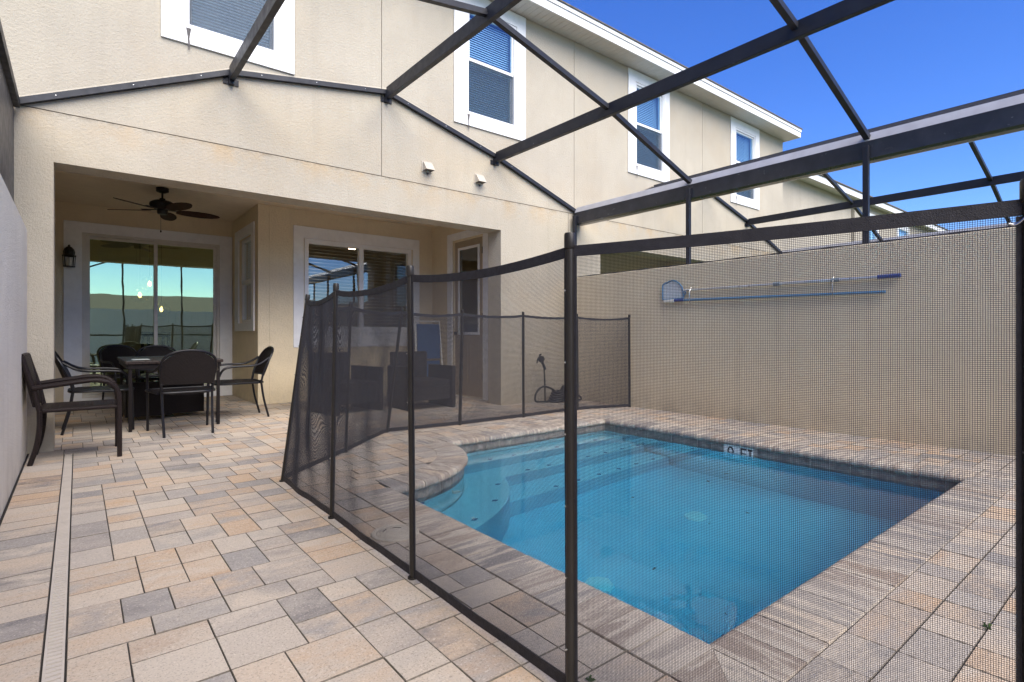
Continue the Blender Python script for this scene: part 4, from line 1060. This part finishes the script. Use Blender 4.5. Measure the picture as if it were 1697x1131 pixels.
fold = thing('folding_chair', 'blue and white folding beach chair leaning behind the lounge chair', 'folding chair', (4.3,7.5,0))
def Q(u, v, d=0.0): return (4.30+u+0.10*v, 7.55+d-0.16*(1-v)*1.0+0.28*v*0+0.12*v, 0.10+v*1.10)
for sx in (-1,1):
    m = MB(); m.tube([Q(sx*0.23,0.0),Q(sx*0.23,0.5),Q(sx*0.22,0.98)],0.012,8); m.build('side_tube', WHITEP, fold, smooth=True)
    m = MB(); m.tube([Q(sx*0.27,0.0,0.06),Q(sx*0.265,0.5,0.06),Q(sx*0.25,0.85,0.06)],0.012,8); m.build('leg', WHITEP, fold, smooth=True)
m = MB(); vs = []
for v in np.linspace(0.45,0.95,8):
    for u in (-0.205,0.205):
        for d in (-0.006,0.006): vs.append(Q(u,v,d+0.02*math.sin(6*v)))
fs = []
for j in range(7): q = 4*j; fs += [(q,q+2,q+6,q+4),(q+1,q+5,q+7,q+3),(q,q+4,q+5,q+1),(q+2,q+3,q+7,q+6)]
m.add(vs,fs); m.build('back_cloth', FABRIC, fold)
m = MB(); vs = []
for v in np.linspace(0.08,0.42,6):
    for u in (-0.205,0.205):
        for d in (-0.006,0.006): vs.append(Q(u,v,d+0.03))
m.add(vs,[f for f in fs if max(f) < 24]); m.build('seat_cloth', FABRIC, fold)
m = MB(); m.tube([Q(-0.22,0.99),Q(0.22,0.99)],0.012,8); m.build('top_tube', WHITEP, fold)

# ------------------------------------------------------------------ hose and pool cleaner by the house wall
tap = thing('hose_stand', 'black upright spigot and nozzle rising from a coiled hose by the house wall', 'hose', (5.24,5.80,0))
m = MB(); m.tube([(5.26,5.80,0.0),(5.255,5.80,0.25),(5.24,5.80,0.49)],0.011,8); m.build('standpipe', RUBBER, tap, smooth=True)
m = MB(); m.tube([(5.25,5.79,0.48),(5.20,5.775,0.55),(5.15,5.76,0.615)],[0.02,0.019,0.024],10); m.build('nozzle_grip', RUBBER, tap, smooth=True)
m = MB(); m.lathe([(0.0,-0.03),(0.045,-0.028),(0.05,0.0),(0.045,0.02),(0,0.025)],(5.135,5.75,0.63),12,'y'); m.tube([(5.12,5.75,0.65),(5.10,5.74,0.69),(5.13,5.74,0.70)],0.012,8); m.tube([(5.09,5.74,0.66),(5.06,5.74,0.63),(5.05,5.74,0.57)],0.009,8); m.build('nozzle_head', RUBBER, tap, smooth=True)
m = MB(); m.tube(cr([(5.27,5.74,0.02),(5.10,5.72,0.03),(5.02,5.74,0.05),(5.06,5.76,0.16),(5.20,5.78,0.23),(5.36,5.76,0.19),(5.48,5.72,0.08),(5.60,5.70,0.03)],8),0.014,8); m.build('hose', RUBBER, tap, smooth=True)
m = MB()
for k in range(5):
    m.tube([(5.50+0.20*math.cos(a)*(1-0.1*k), 5.74+0.10*math.sin(a), 0.02+0.032*k+0.01*math.sin(3*a)) for a in np.linspace(0,2*math.pi,26)[:-1]],0.015,8,closed=True)
m.build('coil', RUBBER, tap, smooth=True)
m = MB(); m.tube(cr([(5.68,5.70,0.10),(5.76,5.66,0.09),(5.82,5.64,0.05),(5.80,5.62,0.02),(5.68,5.62,0.02),(5.55,5.64,0.02)],6),0.014,8); m.build('hose', RUBBER, tap, smooth=True)
m = MB(); m.lathe([(0.0,0.24),(0.03,0.235),(0.05,0.19),(0.09,0.12),(0.15,0.08),(0.155,0.02),(0,0.02)],(5.56,5.72,0),16); m.build('base_weight', RUBBER, tap, smooth=True)

# ------------------------------------------------------------------ pool tools on the wall
skim = thing('skimmer_net', 'pool leaf skimmer net on a silver pole hung on the tan wall', 'pool skimmer', (5.83,4.0,1.5))
XS = XR-0.035
fr = cr([(XS,3.90,1.43),(XS,3.92,1.55),(XS,3.98,1.625),(XS,4.06,1.655),(XS,4.14,1.635),(XS,4.195,1.615),(XS,4.21,1.56),(XS,4.205,1.42)],6)
m = MB(); m.tube(fr+[(XS,3.90,1.425)],0.010,8); m.build('net_frame', BLUE, skim, smooth=True)
m = MB(); m.add([(XS+0.003,p.y,p.z) for p in fr]+[(XS+0.014,p.y,p.z) for p in fr], [tuple(range(len(fr)))]); m.build('net', NETB, skim)
pz = lambda y: 1.512+(y-1.6)*0.004
for a, b, r_ in ((3.905,2.80,0.013),(2.80,1.82,0.0155)):
    m = MB(); m.tube([(XS,a,pz(a)),(XS,b,pz(b))],r_,10); m.build('pole', SILVER, skim, smooth=True)
for y in (2.757,2.182):
    m = MB(); m.tube([(XS,y+0.035,pz(y)),(XS,y-0.035,pz(y))],0.022,10); m.build('collar', GREYP, skim, smooth=True)
m = MB(); m.tube([(XS,1.82,pz(1.8)),(XS,1.64,pz(1.64))],0.0195,10); m.build('grip', BLUE_D, skim, smooth=True)
m = MB(); m.tube([(XS,3.90,1.45),(XS,3.87,1.49),(XS,3.90,1.53)],0.010,8); m.build('socket', BLUE, skim, smooth=True)
bp = thing('brush_pole', 'blue telescopic pole with a white brush end below the skimmer net', 'pool pole', (5.83,3.0,1.4))
qz = lambda y: 1.405-(4.17-y)*0.0145
m = MB(); m.tube([(XS-0.004,3.98,qz(3.98)),(XS-0.004,1.756,qz(1.756))],0.0145,10); m.build('pole', BLUE, bp, smooth=True)
m = MB(); m.box(XS-0.02,XS+0.01,4.02,4.18,qz(4.1)-0.02,qz(4.1)+0.012); m.build('brush_head', WHITEP, bp, bevel=0.005)
m = MB(); m.tube([(XS-0.004,4.03,qz(4.0)),(XS-0.004,3.90,qz(3.9))],0.019,10); m.build('coupling', BLUE_D, bp, smooth=True)
for y in (3.80, 2.20):
    hk = MB(); hk.tube(cr([(XR,y,1.56),(XR-0.03,y,1.55),(XR-0.06,y,1.49),(XR-0.065,y,1.40),(XR-0.05,y,1.355),(XR-0.02,y,1.35)],5),0.004,6); tag(hk.build('wall_hook', STEEL), 'thin wire hook holding the pool tools '+('beside the net' if y > 3 else 'near the grey collar'), 'hook', 'hooks for the pool tools')

# ------------------------------------------------------------------ interior chair seen through the slider
ic = thing('dining_chair', 'dark slatted dining chair standing inside behind the sliding door', 'chair', (1.0,10.5,0))
for x in (0.82,1.18):
    m = MB(); m.box(x-0.02,x+0.02,10.48,10.52,0,1.02); m.build('leg', FANM, ic)
    m = MB(); m.box(x-0.02,x+0.02,10.84,10.88,0,0.45); m.build('leg', FANM, ic)
m = MB(); m.box(0.80,1.20,10.485,10.89,0.451,0.49); m.build('seat', FANM, ic)
m = MB(); m.box(0.841,1.159,10.485,10.515,0.94,1.02); m.build('top_rail', FANM, ic)
for x in (0.9,1.0,1.1):
    m = MB(); m.box(x-0.02,x+0.02,10.49,10.51,0.491,0.939); m.build('slat', FANM, ic)

# ------------------------------------------------------------------ houses beyond and opposite
far = thing('far_townhouse', 'cream stucco townhouses further along with a lower roofline at the right', 'townhouse', (18,7,0))
m = MB(); m.grid_wall([13.3,20.0],[-0.06,5.42],[],fY,7.0,7.25); m.build('wall', STUC_UP, far)
fw = [(21.0,22.0,3.9,5.05),(24.2,25.4,3.9,5.05),(28.0,29.2,3.9,5.05)]
m = MB(); m.grid_wall([20.01,34.0],[-0.06,5.42],fw,fY,6.9,7.15); m.build('wall', STUC_UP, far)
m = MB(); m.box(13.2,34.2,6.62,6.64,5.36,5.54); m.box(13.18,13.2,6.64,12,5.36,5.54); m.build('fascia', WHITE, far)
m = MB(); m.box(13.2,34.2,6.641,7.3,5.425,5.44); m.build('soffit', SOFFIT, far)
m = MB(); m.add([(13.1,6.58,5.545),(34.3,6.58,5.545),(34.3,16,5.545),(13.1,16,5.545),(18.0,11.3,7.4),(34.3,11.3,7.4),(13.1,6.58,5.575),(34.3,6.58,5.575),(34.3,16,5.575),(13.1,16,5.575)],[(0,3,2,1),(0,1,7,6),(6,7,5,4),(3,0,6,9),(6,4,9),(9,4,5,8),(1,2,8,5,7),(2,3,9,8)]); m.build('roof', ROOFM, far)
for a,b,c,d in fw:
    m = MB(); m.grid_wall([a-0.12,b+0.12],[c-0.12,d+0.12],[(a+0.05,b-0.05,c+0.05,d-0.05)],fY,6.87,6.95); w = m.build('window', WHITE, far)
    m = MB(); m.box(a+0.05,b-0.05,6.91,6.915,c+0.05,d-0.05); m.build('pane', GLASS_UP, w)
    m = MB(); m.box(a,b,6.98,7.0,c,d); m.build('blind', BLIND, w)
opp = thing('opposite_house', 'low cream house across the lawn mirrored in the porch glass', 'house', (4,-40,0))
ow = [(x0, x0+1.4, 1.0, 2.3) for x0 in (-22,-15,-8,-1,6,13,20)]
m = MB(); m.grid_wall([-26,26],[-0.06,2.9],ow,fY,-40.0,-40.3); m.build('wall', WHITE, opp)
m = MB(); m.add([(-26.5,-39.3,2.9),(26.5,-39.3,2.9),(26.5,-50,2.9),(-26.5,-50,2.9),(-20,-44.5,4.9),(20,-44.5,4.9)],[(0,1,2,3),(0,4,5,1),(1,5,2),(2,5,4,3),(3,4,0)]); m.build('roof', ROOFM, opp)
for a,b,c,d in ow:
    m = MB(); m.grid_wall([a-0.12,b+0.12],[c-0.1,d+0.12],[(a+0.05,b-0.05,c+0.05,d-0.05)],fY,-39.97,-40.05); w = m.build('window', WHITE, opp)
    m = MB(); m.box(a+0.05,b-0.05,-40.06,-40.05,c+0.05,d-0.05); m.build('pane', GLASS_UP, w)

vf = thing('vinyl_fence', 'white vinyl fence closing the yards, mirrored in the porch glass', 'fence', (3,-5,0))
for k in range(12):
    x = -12+k*2.4
    m = MB(); m.box(x-0.06,x+0.06,-5.06,-4.94,-0.06,2.0); m.build('post', VINYL, vf)
    for q in range(9):
        m = MB(); m.box(x+0.065+q*0.2525,x+0.065+q*0.2525+0.248,-5.02,-4.98,0.0,1.9); m.build('plank', VINYL, vf)
